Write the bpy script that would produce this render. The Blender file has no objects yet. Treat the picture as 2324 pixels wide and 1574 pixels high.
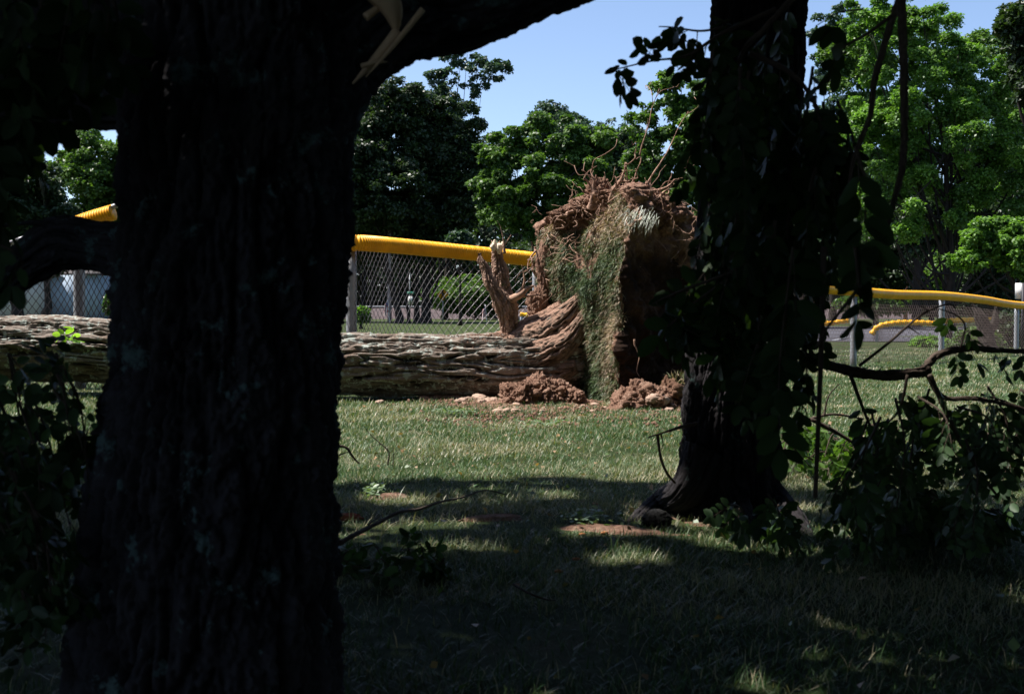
import bpy, math, random
import numpy as np
from mathutils import Vector

# ------------------------------------------------------------------ camera, world, sun, exposure
SC = bpy.context.scene
COL = SC.collection
F = 1222.0                      # focal length in pixels of the 1024 px wide picture
PITCH = math.atan(42.5 / F)
cam_d = bpy.data.cameras.new("camera")
cam = bpy.data.objects.new("camera", cam_d); COL.objects.link(cam)
cam.location = (0, 0, 1.0)
cam.rotation_euler = (math.pi / 2 - PITCH, 0, 0)
cam_d.sensor_width = 36; cam_d.lens = F / 1024 * 36
cam_d.clip_start = 0.05; cam_d.clip_end = 3000
cam_d.dof.use_dof = True; cam_d.dof.focus_distance = 13.0; cam_d.dof.aperture_fstop = 7.0
SC.camera = cam
SUN_EL = math.radians(60); SUN_ROT = math.radians(-80)
w = bpy.data.worlds.new("World"); SC.world = w; w.use_nodes = True
nt = w.node_tree
sky = nt.nodes.new("ShaderNodeTexSky"); sky.sky_type = 'NISHITA'; sky.sun_disc = False
sky.sun_elevation = SUN_EL; sky.sun_rotation = SUN_ROT; sky.air_density = 0.65; sky.dust_density = 1.0; sky.ozone_density = 1.3
bg = nt.nodes['Background']; bg.inputs['Strength'].default_value = 0.11
nt.links.new(sky.outputs[0], bg.inputs['Color'])
SDIR = Vector((math.sin(SUN_ROT) * math.cos(SUN_EL), math.cos(SUN_ROT) * math.cos(SUN_EL), math.sin(SUN_EL)))
sl = bpy.data.lights.new("sun", 'SUN'); sl.energy = 5.0; sl.angle = math.radians(0.5); sl.color = (1.0, 0.95, 0.88)
so = bpy.data.objects.new("sun", sl); COL.objects.link(so)
so.rotation_euler = SDIR.to_track_quat('Z', 'Y').to_euler()
SC.view_settings.view_transform = 'Standard'; SC.view_settings.look = 'None'
SC.view_settings.exposure = 1.05; SC.view_settings.gamma = 1.0

# ------------------------------------------------------------------ helpers
KX = 1024 / 2324; KY = 693 / 1574
cp, sp = math.cos(PITCH), math.sin(PITCH)
def P(x, y, d):                 # picture position -> world point at distance d along +Y
    u = (x * KX - 512) / F; v = (346.5 - y * KY) / F
    dy = cp + v * sp; dz = -sp + v * cp
    return np.array([u * d / dy, d, 1.0 + dz * d / dy])
def PG(x, y, z=0.0):            # picture position -> world point on the ground
    u = (x * KX - 512) / F; v = (346.5 - y * KY) / F
    dy = cp + v * sp; dz = -sp + v * cp
    t = (z - 1.0) / dz
    return np.array([u * t, dy * t, z])
def S(n, d): return n * KX * d / F   # picture length -> metres at distance d

RNG = np.random.default_rng(7)
def vn(p, seed=0):
    p = np.asarray(p, float); i = np.floor(p).astype(np.int64); f = p - i; f = f * f * (3 - 2 * f)
    def h(ix, iy, iz):
        n = (ix * 374761393 + iy * 668265263 + iz * 2147483647 + seed * 974634777) & 0xFFFFFFFF
        n = ((n ^ (n >> 13)) * 1274126177) & 0xFFFFFFFF
        n = ((n ^ (n >> 16)) * 2246822519) & 0xFFFFFFFF
        return ((n ^ (n >> 15)) & 0xFFFFFF) / 16777216.0
    x, y, z = i[..., 0], i[..., 1], i[..., 2]; a, b, c = f[..., 0], f[..., 1], f[..., 2]
    l = lambda s, t, k: s + (t - s) * k
    return l(l(l(h(x, y, z), h(x+1, y, z), a), l(h(x, y+1, z), h(x+1, y+1, z), a), b),
             l(l(h(x, y, z+1), h(x+1, y, z+1), a), l(h(x, y+1, z+1), h(x+1, y+1, z+1), a), b), c)
def fbm(p, o=4, seed=0):
    p = np.asarray(p, float); r = 0; a = 0.5; t = 0
    for k in range(o):
        r = r + a * vn(p * 2 ** k + 17.3 * k, seed + k); t += a; a *= 0.5
    return r / t
def sstep(a, b, x):
    t = np.clip((x - a) / (b - a), 0, 1); return t * t * (3 - 2 * t)
def nrm(v): return v / np.maximum(np.linalg.norm(v, axis=-1, keepdims=True), 1e-9)

def tagit(o, label=None, cat=None, group=None, kind=None):
    if label: o['label'] = label
    if cat: o['category'] = cat
    if group: o['group'] = group
    if kind: o['kind'] = kind
    return o
def empty(name, loc, label, cat, group=None):
    o = bpy.data.objects.new(name, None); COL.objects.link(o); o.location = tuple(float(c) for c in loc)
    o.empty_display_size = 0.2
    return tagit(o, label, cat, group)
class MB:                       # collects vertices, faces and a tint per vertex; build() links ONE mesh object
    def __init__(s): s.V = []; s.F = []; s.T = []; s.n = 0
    def add(s, V, Fs, T=0.5):
        V = np.asarray(V, float).reshape(-1, 3)
        s.V.append(V); s.T.append(np.broadcast_to(np.asarray(T, float), (len(V),)))
        for f in (Fs if isinstance(Fs, list) else [Fs]):
            s.F.append(np.asarray(f, np.int64) + s.n)
        s.n += len(V); return s
    def build(s, name, mat, parent=None, smooth=True):
        V = np.concatenate(s.V); T = np.concatenate(s.T)
        if parent is not None: V = V - np.array(parent_loc(parent))
        me = bpy.data.meshes.new(name)
        me.vertices.add(len(V)); me.vertices.foreach_set('co', V.astype(np.float32).ravel())
        li = np.concatenate([f.ravel() for f in s.F]); tot = np.concatenate([np.full(len(f), f.shape[1]) for f in s.F])
        me.loops.add(len(li)); me.loops.foreach_set('vertex_index', li.astype(np.int32))
        me.polygons.add(len(tot)); me.polygons.foreach_set('loop_start', (np.cumsum(tot) - tot).astype(np.int32))
        me.polygons.foreach_set('loop_total', tot.astype(np.int32))
        if smooth: me.polygons.foreach_set('use_smooth', np.ones(len(tot), bool))
        at = me.attributes.new('tint', 'FLOAT', 'POINT'); at.data.foreach_set('value', T.astype(np.float32))
        me.update(calc_edges=True); me.validate()
        o = bpy.data.objects.new(name, me); COL.objects.link(o)
        if mat: me.materials.append(mat)
        if parent is not None: o.parent = parent
        return o
def parent_loc(o):
    l = np.array(o.location)
    while o.parent: o = o.parent; l = l + np.array(o.location)
    return l

def rand_dirs(n, rng): return nrm(rng.normal(size=(n, 3)))
def frames(Z, X=None, rng=RNG):  # columns x,y,z ; z = leaf normal, x = leaf axis
    Z = nrm(Z)
    if X is None: X = rng.normal(size=Z.shape)
    X = nrm(X - (X * Z).sum(-1, keepdims=True) * Z); Y = np.cross(Z, X)
    return np.stack([X, Y, Z], -1)
def inst(mb, tv, tf, pos, fr, sc, tint):
    n = len(pos); k = len(tv); sc = np.asarray(sc, float)
    if sc.ndim == 1: sc = sc[:, None]
    tvs = tv[None] * (sc[:, None, :] if sc.shape[1] == 3 else sc[:, :, None])
    V = np.einsum('nij,nkj->nki', fr, tvs) + pos[:, None, :]
    Fa = (tf[None] + (np.arange(n) * k)[:, None, None]).reshape(-1, tf.shape[1])
    mb.add(V.reshape(-1, 3), Fa, np.repeat(np.broadcast_to(tint, (n,)), k))
LEAF_V = np.array([[0,0,0],[.45,-.34,.07],[1,0,-.08],[.5,.34,.07]]); LEAF_F = np.array([[0,1,2,3]])
OVAL_V = np.array([[0,0,0],[.18,-.2,.03],[.5,-.29,.05],[.85,-.18,.0],[1,0,-.06],[.85,.18,.0],[.5,.29,.05],[.18,.2,.03],[.5,0,-.02]], float)
OVAL_F = np.array([[0,1,8],[1,2,8],[2,3,8],[3,4,8],[4,5,8],[5,6,8],[6,7,8],[7,0,8]])
BLADE_V = np.array([[0,-.5,0],[0,.5,0],[.12,-.4,.5],[.12,.4,.5],[.42,0,1]], float); BLADE_F = np.array([[0,1,3],[0,3,2],[2,3,4]])

def smooth_path(pts, rad, n):
    pts = np.asarray(pts, float); rad = np.asarray(rad, float)
    P4 = np.column_stack([pts, rad]); m = len(P4)
    ext = np.vstack([2*P4[0]-P4[1], P4, 2*P4[-1]-P4[-2]])
    t = np.linspace(0, m - 1, n); i = np.minimum(t.astype(int), m - 2); f = (t - i)[:, None]
    a, b, c, d = ext[i], ext[i+1], ext[i+2], ext[i+3]
    r = 0.5*((2*b)+(c-a)*f+(2*a-5*b+4*c-d)*f*f+(-a+3*b-3*c+d)*f**3)
    return r[:, :3], np.maximum(r[:, 3], 0.0004)
def path_frames(C):
    T = nrm(np.gradient(C, axis=0)); N = np.zeros_like(C)
    ref = np.array([0, 0, 1.]) if abs(T[0][2]) < 0.9 else np.array([0, 1., 0])
    n = ref - T[0]*np.dot(ref, T[0]); n /= np.linalg.norm(n)
    for i in range(len(C)):
        n = n - T[i]*np.dot(n, T[i]); n = n/max(np.linalg.norm(n), 1e-9); N[i] = n
    return T, N, np.cross(T, N)
def grid_faces(nv, nu, off=0):
    i = np.arange(nv-1)[:, None]*nu; j = np.arange(nu)[None]; j2 = (j+1) % nu
    return np.stack([i+j, i+j2, i+nu+j2, i+nu+j], -1).reshape(-1, 4)+off
def tube(mb, pts, rad, sides=7, n=None, tint=.5, disp=None):
    n = n or max(3, len(pts)*4)
    C, R = smooth_path(pts, rad, n); T, N, B = path_frames(C)
    th = np.linspace(0, 2*math.pi, sides, endpoint=False)
    D = np.cos(th)[None, :, None]*N[:, None]+np.sin(th)[None, :, None]*B[:, None]
    r = np.broadcast_to(R[:, None], (n, sides)).copy()
    tt = np.full((n, sides), tint, float)
    if disp is not None:
        s = np.concatenate([[0], np.cumsum(np.linalg.norm(np.diff(C, axis=0), axis=1))])
        dr, tt = disp(th[None, :]+0*r, s[:, None]+0*r, R[:, None]+0*r); r = r+dr
    V = (C[:, None]+D*r[..., None]).reshape(-1, 3)
    V = np.vstack([V, C[0], C[-1]]); a = np.arange(sides); b = (a+1) % sides
    caps = np.concatenate([np.stack([b, a, np.full(sides, n*sides)], -1), np.stack([a+(n-1)*sides, b+(n-1)*sides, np.full(sides, n*sides+1)], -1)])
    mb.add(V, [grid_faces(n, sides), caps], np.concatenate([tt.ravel(), [tt[0].mean(), tt[-1].mean()]]))
    return C
def bark_disp(amp, kc, ks, seed, plates=3.0):
    def f(th, s, R):
        wv = fbm(np.stack([s*2.2, th*1.1, th*0+seed], -1), 3, seed)-.5
        th2 = th + wv*0.55*kc/10
        Rr = R/np.maximum(R.mean(), 1e-6)
        cx, cy = np.cos(th2), np.sin(th2)
        ux, uy, uz = cx*kc+.31*s*ks, cy*kc*.93+.37*cx*kc+.41, s*ks*.95+.33*cy*kc*.5+.17*cx
        a = vn(np.stack([ux+.43, uy, uz], -1), seed)
        b = vn(np.stack([ux*2.1+5.3, uy*2.1+.7, uz*2.3], -1), seed+3)
        g = np.clip(np.abs(2*a-1)*plates, 0, 1)*.65 + np.clip(np.abs(2*b-1)*2.4, 0, 1)*.35
        fine = fbm(np.stack([np.cos(th)*kc*5, np.sin(th)*kc*5, s*ks*12], -1), 4, seed+9)
        return amp*(g-1)+amp*.95*(fine-.5), np.clip(g*.62+fine*.75-.22, 0, 1)
    return f
def box(mb, c, sx, sy, sz, rz=0, tint=.5):
    v = np.array([[x, y, z] for x in (-.5, .5) for y in (-.5, .5) for z in (-.5, .5)])*[sx, sy, sz]
    cr, sr = math.cos(rz), math.sin(rz); v = v @ np.array([[cr, sr, 0], [-sr, cr, 0], [0, 0, 1]])+np.asarray(c)
    mb.add(v, np.array([[0,1,3,2],[4,6,7,5],[0,4,5,1],[2,3,7,6],[0,2,6,4],[1,5,7,3]]), tint)

# ------------------------------------------------------------------ materials
def newmat(name):
    m = bpy.data.materials.new(name); m.use_nodes = True; n = m.node_tree
    for x in list(n.nodes): n.nodes.remove(x)
    out = n.nodes.new('ShaderNodeOutputMaterial'); return m, n, out
def ramp(n, fac, stops):
    r = n.nodes.new('ShaderNodeValToRGB'); n.links.new(fac, r.inputs[0])
    e = r.color_ramp.elements
    while len(e) < len(stops): e.new(0.5)
    for k, (p, c) in enumerate(stops): e[k].position = p; e[k].color = (*c, 1)
    return r.outputs[0]
def mixc(n, fac, a, b, mode='MIX'):
    x = n.nodes.new('ShaderNodeMix'); x.data_type = 'RGBA'; x.blend_type = mode
    for s, v in ((0, fac), (6, a), (7, b)):
        if isinstance(v, (int, float)): x.inputs[s].default_value = v
        elif isinstance(v, tuple): x.inputs[s].default_value = (*v, 1)
        else: n.links.new(v, x.inputs[s])
    return x.outputs[2]
def noise(n, scale, det=4, rough=.6, vec=None, stretch=None):
    t = n.nodes.new('ShaderNodeTexNoise'); t.inputs['Scale'].default_value = scale; t.inputs['Detail'].default_value = det
    t.inputs['Roughness'].default_value = rough
    g = n.nodes.new('ShaderNodeNewGeometry') if vec is None else None
    v = g.outputs['Position'] if g else vec
    if stretch:
        m = n.nodes.new('ShaderNodeMapping'); m.inputs['Scale'].default_value = stretch; n.links.new(v, m.inputs[0]); v = m.outputs[0]
    n.links.new(v, t.inputs['Vector']); return t.outputs['Fac']
def tint(n):
    a = n.nodes.new('ShaderNodeAttribute'); a.attribute_name = 'tint'; return a.outputs['Fac']
def bump(n, h, dist, strength=1.0):
    b = n.nodes.new('ShaderNodeBump'); b.inputs['Distance'].default_value = dist; b.inputs['Strength'].default_value = strength
    n.links.new(h, b.inputs['Height']); return b.outputs[0]
def princ(n, out, col, rough=.8, spec=.3, metal=0, nor=None):
    p = n.nodes.new('ShaderNodeBsdfPrincipled')
    if isinstance(col, tuple): p.inputs['Base Color'].default_value = (*col, 1)
    else: n.links.new(col, p.inputs['Base Color'])
    if isinstance(rough, (int, float)): p.inputs['Roughness'].default_value = rough
    else: n.links.new(rough, p.inputs['Roughness'])
    p.inputs['Specular IOR Level'].default_value = spec; p.inputs['Metallic'].default_value = metal
    if nor: n.links.new(nor, p.inputs['Normal'])
    if out: n.links.new(p.outputs[0], out.inputs[0])
    return p
def leaf_mat(name, stops, transl=.35, rough=.45, spec=.4):
    m, n, out = newmat(name); c = ramp(n, tint(n), stops)
    p = princ(n, None, c, rough, spec)
    t = n.nodes.new('ShaderNodeBsdfTranslucent'); c2 = mixc(n, 1.0, c, (1.35, 1.5, .5), 'MULTIPLY'); n.links.new(c2, t.inputs[0])
    x = n.nodes.new('ShaderNodeMixShader'); x.inputs[0].default_value = transl
    n.links.new(p.outputs[0], x.inputs[1]); n.links.new(t.outputs[0], x.inputs[2]); n.links.new(x.outputs[0], out.inputs[0]); return m
def bark_mat(name, lo, hi, lichen=None, lfac=(.58, .66), lscale=6, bs=60, bd=.004, soil=None):
    m, n, out = newmat(name)
    c = ramp(n, tint(n), [(0.05, lo), (.75, hi)])
    c = mixc(n, .5, c, ramp(n, noise(n, 25), [(.3, (.35, .33, .32)), (.75, (1.2, 1.2, 1.2))]), 'MULTIPLY')
    if lichen:
        nl = noise(n, lscale, 6, .7); f = ramp(n, nl, [(lfac[0], (0, 0, 0)), (lfac[1], (1, 1, 1))])
        nf = noise(n, 90, 2); l2 = mixc(n, nf, lichen, tuple(v*.6 for v in lichen))
        c = mixc(n, f, c, l2)
    princ(n, out, c, .9, .15, nor=bump(n, noise(n, bs, 5, .7), bd)); return m
def soil_mat(name, a, b, c3, sc=9):
    m, n, out = newmat(name)
    c = ramp(n, noise(n, sc, 8, .7), [(.3, a), (.52, b), (.7, c3)])
    c = mixc(n, .55, c, ramp(n, noise(n, 55, 3, .6), [(.35, (.45, .42, .4)), (.65, (1.15, 1.15, 1.15))]), 'MULTIPLY')
    princ(n, out, c, .95, .1, nor=bump(n, noise(n, 30, 10, .85), .045)); return m
def flat_mat(name, col, rough=.6, spec=.4, metal=0, var=.25, sc=12):
    m, n, out = newmat(name)
    c = mixc(n, var, col, ramp(n, noise(n, sc, 5, .65), [(.3, tuple(v*.45 for v in col)), (.7, tuple(min(1, v*1.15) for v in col))]))
    princ(n, out, c, rough, spec, metal, nor=bump(n, noise(n, sc*4), .001)); return m

M = {}
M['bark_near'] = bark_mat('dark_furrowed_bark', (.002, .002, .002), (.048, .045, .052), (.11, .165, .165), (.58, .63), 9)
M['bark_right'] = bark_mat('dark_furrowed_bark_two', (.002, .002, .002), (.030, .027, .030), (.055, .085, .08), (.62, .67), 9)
M['bark_far'] = bark_mat('dark_tree_bark', (.012, .010, .009), (.045, .037, .032))
M['bark_log'] = bark_mat('silvery_log_bark', (.004, .003, .002), (.26, .215, .18), (.50, .55, .50), (.53, .60), 13, 60, .010)
n_ = M['bark_log'].node_tree; p_ = [x for x in n_.nodes if x.type == 'BSDF_PRINCIPLED'][0]; c_ = p_.inputs['Base Color'].links[0].from_socket
n_.links.new(mixc(n_, ramp(n_, noise(n_, 1.7, 5, .65), [(.50, (0, 0, 0)), (.62, (.7, .7, .7))]), c_, mixc(n_, 1.0, c_, (.66, .52, .44), 'MULTIPLY')), p_.inputs['Base Color'])
M['twig'] = bark_mat('twig_bark', (.03, .022, .017), (.10, .075, .06))
M['root'] = bark_mat('muddy_root', (.12, .066, .047), (.46, .29, .21), None)
M['deadwood'] = bark_mat('weathered_deadwood', (.07, .040, .028), (.50, .33, .25), (.14, .16, .03), (.60, .68), 5)
M['rawwood'] = flat_mat('pale_splintered_wood', (.55, .38, .24), .8, .2)
M['soil'] = soil_mat('red_brown_soil', (.14, .076, .052), (.38, .225, .16), (.50, .34, .26))
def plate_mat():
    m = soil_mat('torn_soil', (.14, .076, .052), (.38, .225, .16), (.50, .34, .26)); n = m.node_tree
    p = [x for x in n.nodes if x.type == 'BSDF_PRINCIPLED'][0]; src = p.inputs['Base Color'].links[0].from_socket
    n.links.new(mixc(n, tint(n), (.035, .020, .014), src), p.inputs['Base Color']); return m  # low tint darkens the soil, painting shade into its colour
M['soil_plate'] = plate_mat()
M['soil_dark'] = soil_mat('dark_clay_soil', (.09, .05, .034), (.24, .135, .09), (.38, .24, .16))
M['stone'] = flat_mat('tan_stone', (.36, .25, .19), .85, .2, sc=20)
M['lawnblade'] = leaf_mat('lawn_blades', [(0, (.012, .032, .008)), (.34, (.058, .118, .042)), (.62, (.165, .20, .125)), (1, (.42, .35, .24))], .18, .36, .16)
M['turfblade'] = leaf_mat('turf_blades', [(0, (.045, .085, .030)), (.38, (.11, .15, .065)), (.6, (.25, .18, .12)), (1, (.48, .37, .27))], .15, .5, .3)
M['leaf_near'] = leaf_mat('locust_leaflets', [(0, (.009, .022, .007)), (1, (.030, .058, .020))], .25, .55, .13)
M['leaf_brush'] = leaf_mat('brush_leaflets', [(0, (.014, .034, .013)), (1, (.052, .095, .040))], .25, .45, .25)
M['leaf_dark'] = leaf_mat('maple_foliage_dark', [(0, (.012, .026, .012)), (1, (.040, .072, .024))], .3)
M['leaf_mid'] = leaf_mat('maple_foliage', [(0, (.030, .070, .016)), (1, (.10, .185, .034))], .35)
M['leaf_bright'] = leaf_mat('locust_foliage_bright', [(0, (.045, .105, .022)), (1, (.165, .31, .055))], .42)
M['leaf_blue'] = leaf_mat('bluish_foliage', [(0, (.020, .042, .030)), (1, (.065, .115, .070))], .3)
M['leaf_fresh'] = leaf_mat('fresh_sprout', [(0, (.20, .38, .05)), (1, (.35, .55, .10))], .4)
M['yellow'] = flat_mat('yellow_corrugated_plastic', (.95, .43, .003), .42, .4, var=.5, sc=3)
M['galv'] = flat_mat('galvanised_steel', (.34, .35, .37), .5, .5, .4)
M['wire'] = flat_mat('weathered_wire', (.20, .18, .185), .42, .6, .5)
M['rust'] = flat_mat('rusty_wire', (.13, .09, .08), .6, .5, .3)

# ------------------------------------------------------------------ ground
def zg(x, y):
    return (fbm(np.stack([x*.5, y*.5, 0*x], -1), 3, 5)-.5)*.10*sstep(2, 6, y)*sstep(60, 20, y)
def build_ground():
    xs = np.concatenate([np.linspace(-600, -30, 20), np.linspace(-29, 29, 190), np.linspace(30, 600, 20)])
    ys = np.concatenate([np.linspace(-200, -6, 12), np.linspace(-5, 40, 220), np.linspace(42, 130, 60), np.linspace(150, 1500, 16)])
    X, Y = np.meshgrid(xs, ys); Z = zg(X, Y)-.004
    mb = MB(); nx = len(xs); i = np.arange(len(ys)-1)[:, None]*nx; j = np.arange(nx-1)[None]
    Fq = np.stack([i+j, i+j+1, i+nx+j+1, i+nx+j], -1).reshape(-1, 4)
    mb.add(np.stack([X, Y, Z], -1).reshape(-1, 3), Fq)
    m, n, out = newmat('lawn_ground')
    g = ramp(n, noise(n, 2.2, 6, .65), [(.3, (.022, .042, .012)), (.5, (.050, .075, .026)), (.68, (.10, .095, .05)), (.8, (.18, .12, .08))])
    c = mixc(n, .6, g, ramp(n, noise(n, 24, 6, .7), [(.3, (.35, .4, .3)), (.7, (1.3, 1.25, 1.2))]), 'MULTIPLY')
    princ(n, out, c, .9, .1, nor=bump(n, noise(n, 20, 7, .8), .05))
    tagit(mb.build('lawn_ground', m), kind='structure')
build_ground()

# shade map on the ground: where the near crowns let the sun through (metres on the lawn)
def lit(gx, gy):
    q = np.stack([gx*1.0, gy*1.5, 0*gx], -1)
    big = fbm(q*1.1, 3, 21); fine = fbm(q*4.6, 3, 22); nz = .38*big+.62*fine
    thr = np.interp(gy, [3.0, 4.1, 4.7, 4.95, 5.25, 5.6, 5.9, 6.3, 6.7, 7.05, 7.5], [.60, .64, .57, .49, .45, .47, .56, .57, .53, .40, .0])
    thr = thr+.05*np.exp(-((gx+.1)/.3)**2)*(gy < 6)-.05*sstep(.2, .8, gx)*(gy > 5.8)
    thr = np.where((gx > 1.6) & (gy < 6.2), np.interp(gy, [4, 5, 6.2], [.60, .58, .52]), thr)
    thr = np.where(gy < 4.1, thr-.05*np.exp(-((gx-.75)/.5)**2), thr)
    thr = thr-.06*np.exp(-((gx+.6)/.3)**2-((gy-5.35)/.22)**2)
    thr = np.where(gx < -1.6, thr-.03, thr)
    return nz > thr

def dryness(x, y):
    a = fbm(np.stack([x*.9, y*1.5, 0*x], -1), 4, 41)
    d = sstep(.49, .70, a)*.8
    d += .75*np.exp(-(((y-7.1)/.6)**2))*sstep(-.5, 1.0, x)
    d += .75*np.exp(-(((y-5.7)/.6)**2+((x-.1)/1.3)**2))
    return np.clip(d, 0, 1)
def bare_field(x, y):
    f = 0*x
    for cx, cy, rx, ry in ((.32, 5.30, .34, .16), (-.1, 5.55, .25, .10), (.50, 6.05, .4, .16), (.85, 5.6, .25, .18), (-.6, 6.2, .3, .12)): f = np.maximum(f, np.exp(-((x-cx)/rx)**2-((y-cy)/ry)**2))
    return f
def build_lawn():
    rng = np.random.default_rng(11); pts = []
    for y0, y1, dens in ((2.2, 4, 4500), (4, 6, 6000), (6, 8, 6000), (8, 10, 4600), (10, 12.2, 3600), (12.2, 15, 1500), (15, 20, 900), (20, 28, 420)):
        hw = .46*y1+.9; n = int(2*hw*(y1-y0)*dens)
        q = np.column_stack([rng.uniform(-hw, hw, n), rng.uniform(y0, y1, n)]); pts.append(q)
    q = np.concatenate(pts)
    bare = fbm(np.stack([q[:, 0]*1.4, q[:, 1]*2.0, 0*q[:, 0]], -1), 3, 77)
    keep = (bare < .60) | (rng.random(len(q)) < .3)
    soil_n = fbm(np.stack([q[:, 0]*3, q[:, 1]*4, 0*q[:, 0]], -1), 3, 78)
    hole = bare_field(q[:, 0], q[:, 1])+(soil_n-.5)*1.6 > .62
    keep &= ~(hole & (rng.random(len(q)) < .82))
    q = q[keep]; n = len(q)
    z = zg(q[:, 0], q[:, 1]); pos = np.column_stack([q, z-.004])
    az = rng.uniform(0, 2*math.pi, n)
    lean = np.column_stack([np.cos(az), np.sin(az), np.zeros(n)])
    up = nrm(np.array([0, 0, 1.])+lean*rng.uniform(-.1, 1.2, n)[:, None]+np.array([.05, -.05, 0]))
    X = nrm(lean-up*(lean*up).sum(-1, keepdims=True)); Y = np.cross(up, X)
    fr = np.stack([X, Y, up], -1)
    dist = q[:, 1]
    clump = fbm(np.stack([q[:, 0]*4, q[:, 1]*4, 0*q[:, 0]], -1), 2, 61)
    h = rng.uniform(.022, .055, n)*(.45+clump*1.1); h = np.where(rng.random(n) < .03, h*1.7, h)
    wd = rng.uniform(.0028, .0052, n)*np.clip(dist/8, .7, 2.6)
    t = np.clip(rng.normal(.35, .14, n)+dryness(q[:, 0], q[:, 1])*.42, 0, 1); t = np.where(rng.random(n) < .12, .9, t)
    mb = MB(); inst(mb, BLADE_V, BLADE_F, pos, fr, np.column_stack([h, wd, h]), t)
    tagit(mb.build('lawn_grass', M['lawnblade'], smooth=False), 'short mown green and straw coloured grass covering the lawn', 'grass', kind='stuff')
build_lawn()

# far ground: road, gravel embankment
mb = MB(); box(mb, (17, 44, .002), 26, 22, .012)
tagit(mb.build('asphalt_road', flat_mat('grey_asphalt', (.075, .075, .092), .9, .2, var=.5, sc=3)), kind='structure')
def embankment():
    mb = MB(); xs = np.linspace(-70, 28, 200); prof = [(84, -.05), (86.5, .66), (92, .70), (95, -.05)]
    V = np.array([[x, y+vn(np.array([x*.3, 0, 0]))*.4, z+.1*(vn(np.array([x*.8, z*5, 3]))-.5)] for x in xs for y, z in prof])
    k = 4; i = np.arange(len(xs)-1)[:, None]*k; j = np.arange(3)[None]
    mb.add(V, np.stack([i+j, i+k+j, i+k+j+1, i+j+1], -1).reshape(-1, 4))
    tagit(mb.build('embankment', flat_mat('pink_ballast', (.10, .078, .08), .95, .1, var=.7, sc=3)), kind='structure')
embankment()
mb = MB(); tube(mb, [(-70, 87.2, .87), (28, 87.2, .80)], [.07, .07], 4, 3)
tagit(mb.build('steel_rail', M['galv']), 'long grey steel rail along the top of the far gravel bank', 'rail')

# ------------------------------------------------------------------ trees
def tree_crown(mb, blobs, leaf, n_leaf, rng, flat=.62, fill=.25, upb=.7):
    """blobs: list of (centre, (rx,ry,rz)); sub-clumps scattered in them, leaves on the clumps"""
    vol = np.array([b[1][0]*b[1][1]*b[1][2] for b in blobs])**.67; subs = []
    for (c, r), v in zip(blobs, vol/vol.sum()):
        k = max(14, int(v*260))
        d = rand_dirs(k, rng)*(rng.random(k)**.33)[:, None]*np.array(r)
        sr = rng.uniform(.14, .32, k)*np.mean(r)
        for q in range(k): subs.append((np.array(c)+d[q], sr[q]))
    w_ = np.array([s[1]**2 for s in subs]); cnt = (w_/w_.sum()*n_leaf).astype(int)+1
    for (c, r), n in zip(subs, cnt):
        d = rand_dirs(n, rng); d[:, 2] = np.where((d[:, 2] < -.2) & (rng.random(n) < .6), -d[:, 2], d[:, 2])
        rr = r*np.where(rng.random(n) < fill, rng.uniform(.3, 1.15, n), rng.uniform(.82, 1.06, n))
        bumpy = .8+.4*vn(d*2.3+c, 3)
        pos = c+d*(rr*bumpy)[:, None]*np.array([1, 1, flat])
        Z = d*.5+np.array([0, 0, upb])+rng.normal(size=d.shape)*.55
        inst(mb, LEAF_V, LEAF_F, pos, frames(Z, None, rng), leaf*rng.uniform(.6, 1.3, n), np.clip(rng.normal(.5, .22, n)+(c[0]*7.3 % .5)-.25, 0, 1))
    return subs
def tree(name, label, d, base, ells, leaf, n, mat, seed, trunk_r=.2, group=None, limbs=6, fill=.25, flat=.62, depth=.9, cat='tree'):
    """ells: (x, y, rx, ry) in picture units at distance d"""
    rng = np.random.default_rng(seed)
    b = P(base, 690, d); b[2] = 0
    t = empty(name, b, label, cat, group)
    blobs = [(P(x, y, d+rng.uniform(-.3, .3)*S(rx, d)), (S(rx, d), S((rx+ry)/2, d)*depth, S(ry, d))) for x, y, rx, ry in ells]
    mb = MB(); subs = tree_crown(mb, blobs, leaf*.82, int(n*2.3), rng, flat, fill)
    mb.build('crown', mat, t, smooth=False)
    mb = MB(); cc = np.mean([c for c, r in blobs], axis=0); top = cc[2]+.2
    pts = [b+[0, 0, -.1], b+[0, 0, .5], b*.7+cc*.3, b*.3+cc*.7, (cc[0], cc[1], top)]
    pts[2] = np.array([pts[2][0]+rng.uniform(-.2, .2), pts[2][1], pts[2][2]])
    C = tube(mb, pts, [trunk_r*1.7, trunk_r*1.05, trunk_r*.85, trunk_r*.55, trunk_r*.12], 12, 40, disp=bark_disp(trunk_r*.12, 4, 2, seed))
    for c, r in blobs:
        for q in range(max(1, limbs//len(blobs)+1)):
            s = C[rng.integers(8, 36)]; e = c+rand_dirs(1, rng)[0]*np.array(r)*.5
            mid = (s+e)/2+np.array([0, 0, -.1*np.linalg.norm(e-s)])+rng.normal(size=3)*.15*r[0]
            tube(mb, [s, mid, e], [trunk_r*.35, trunk_r*.2, trunk_r*.05], 6, 14)
    mb.build('trunk', M['bark_far'], t)
    return t
G1 = 'trees standing beyond the fence'
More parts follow.
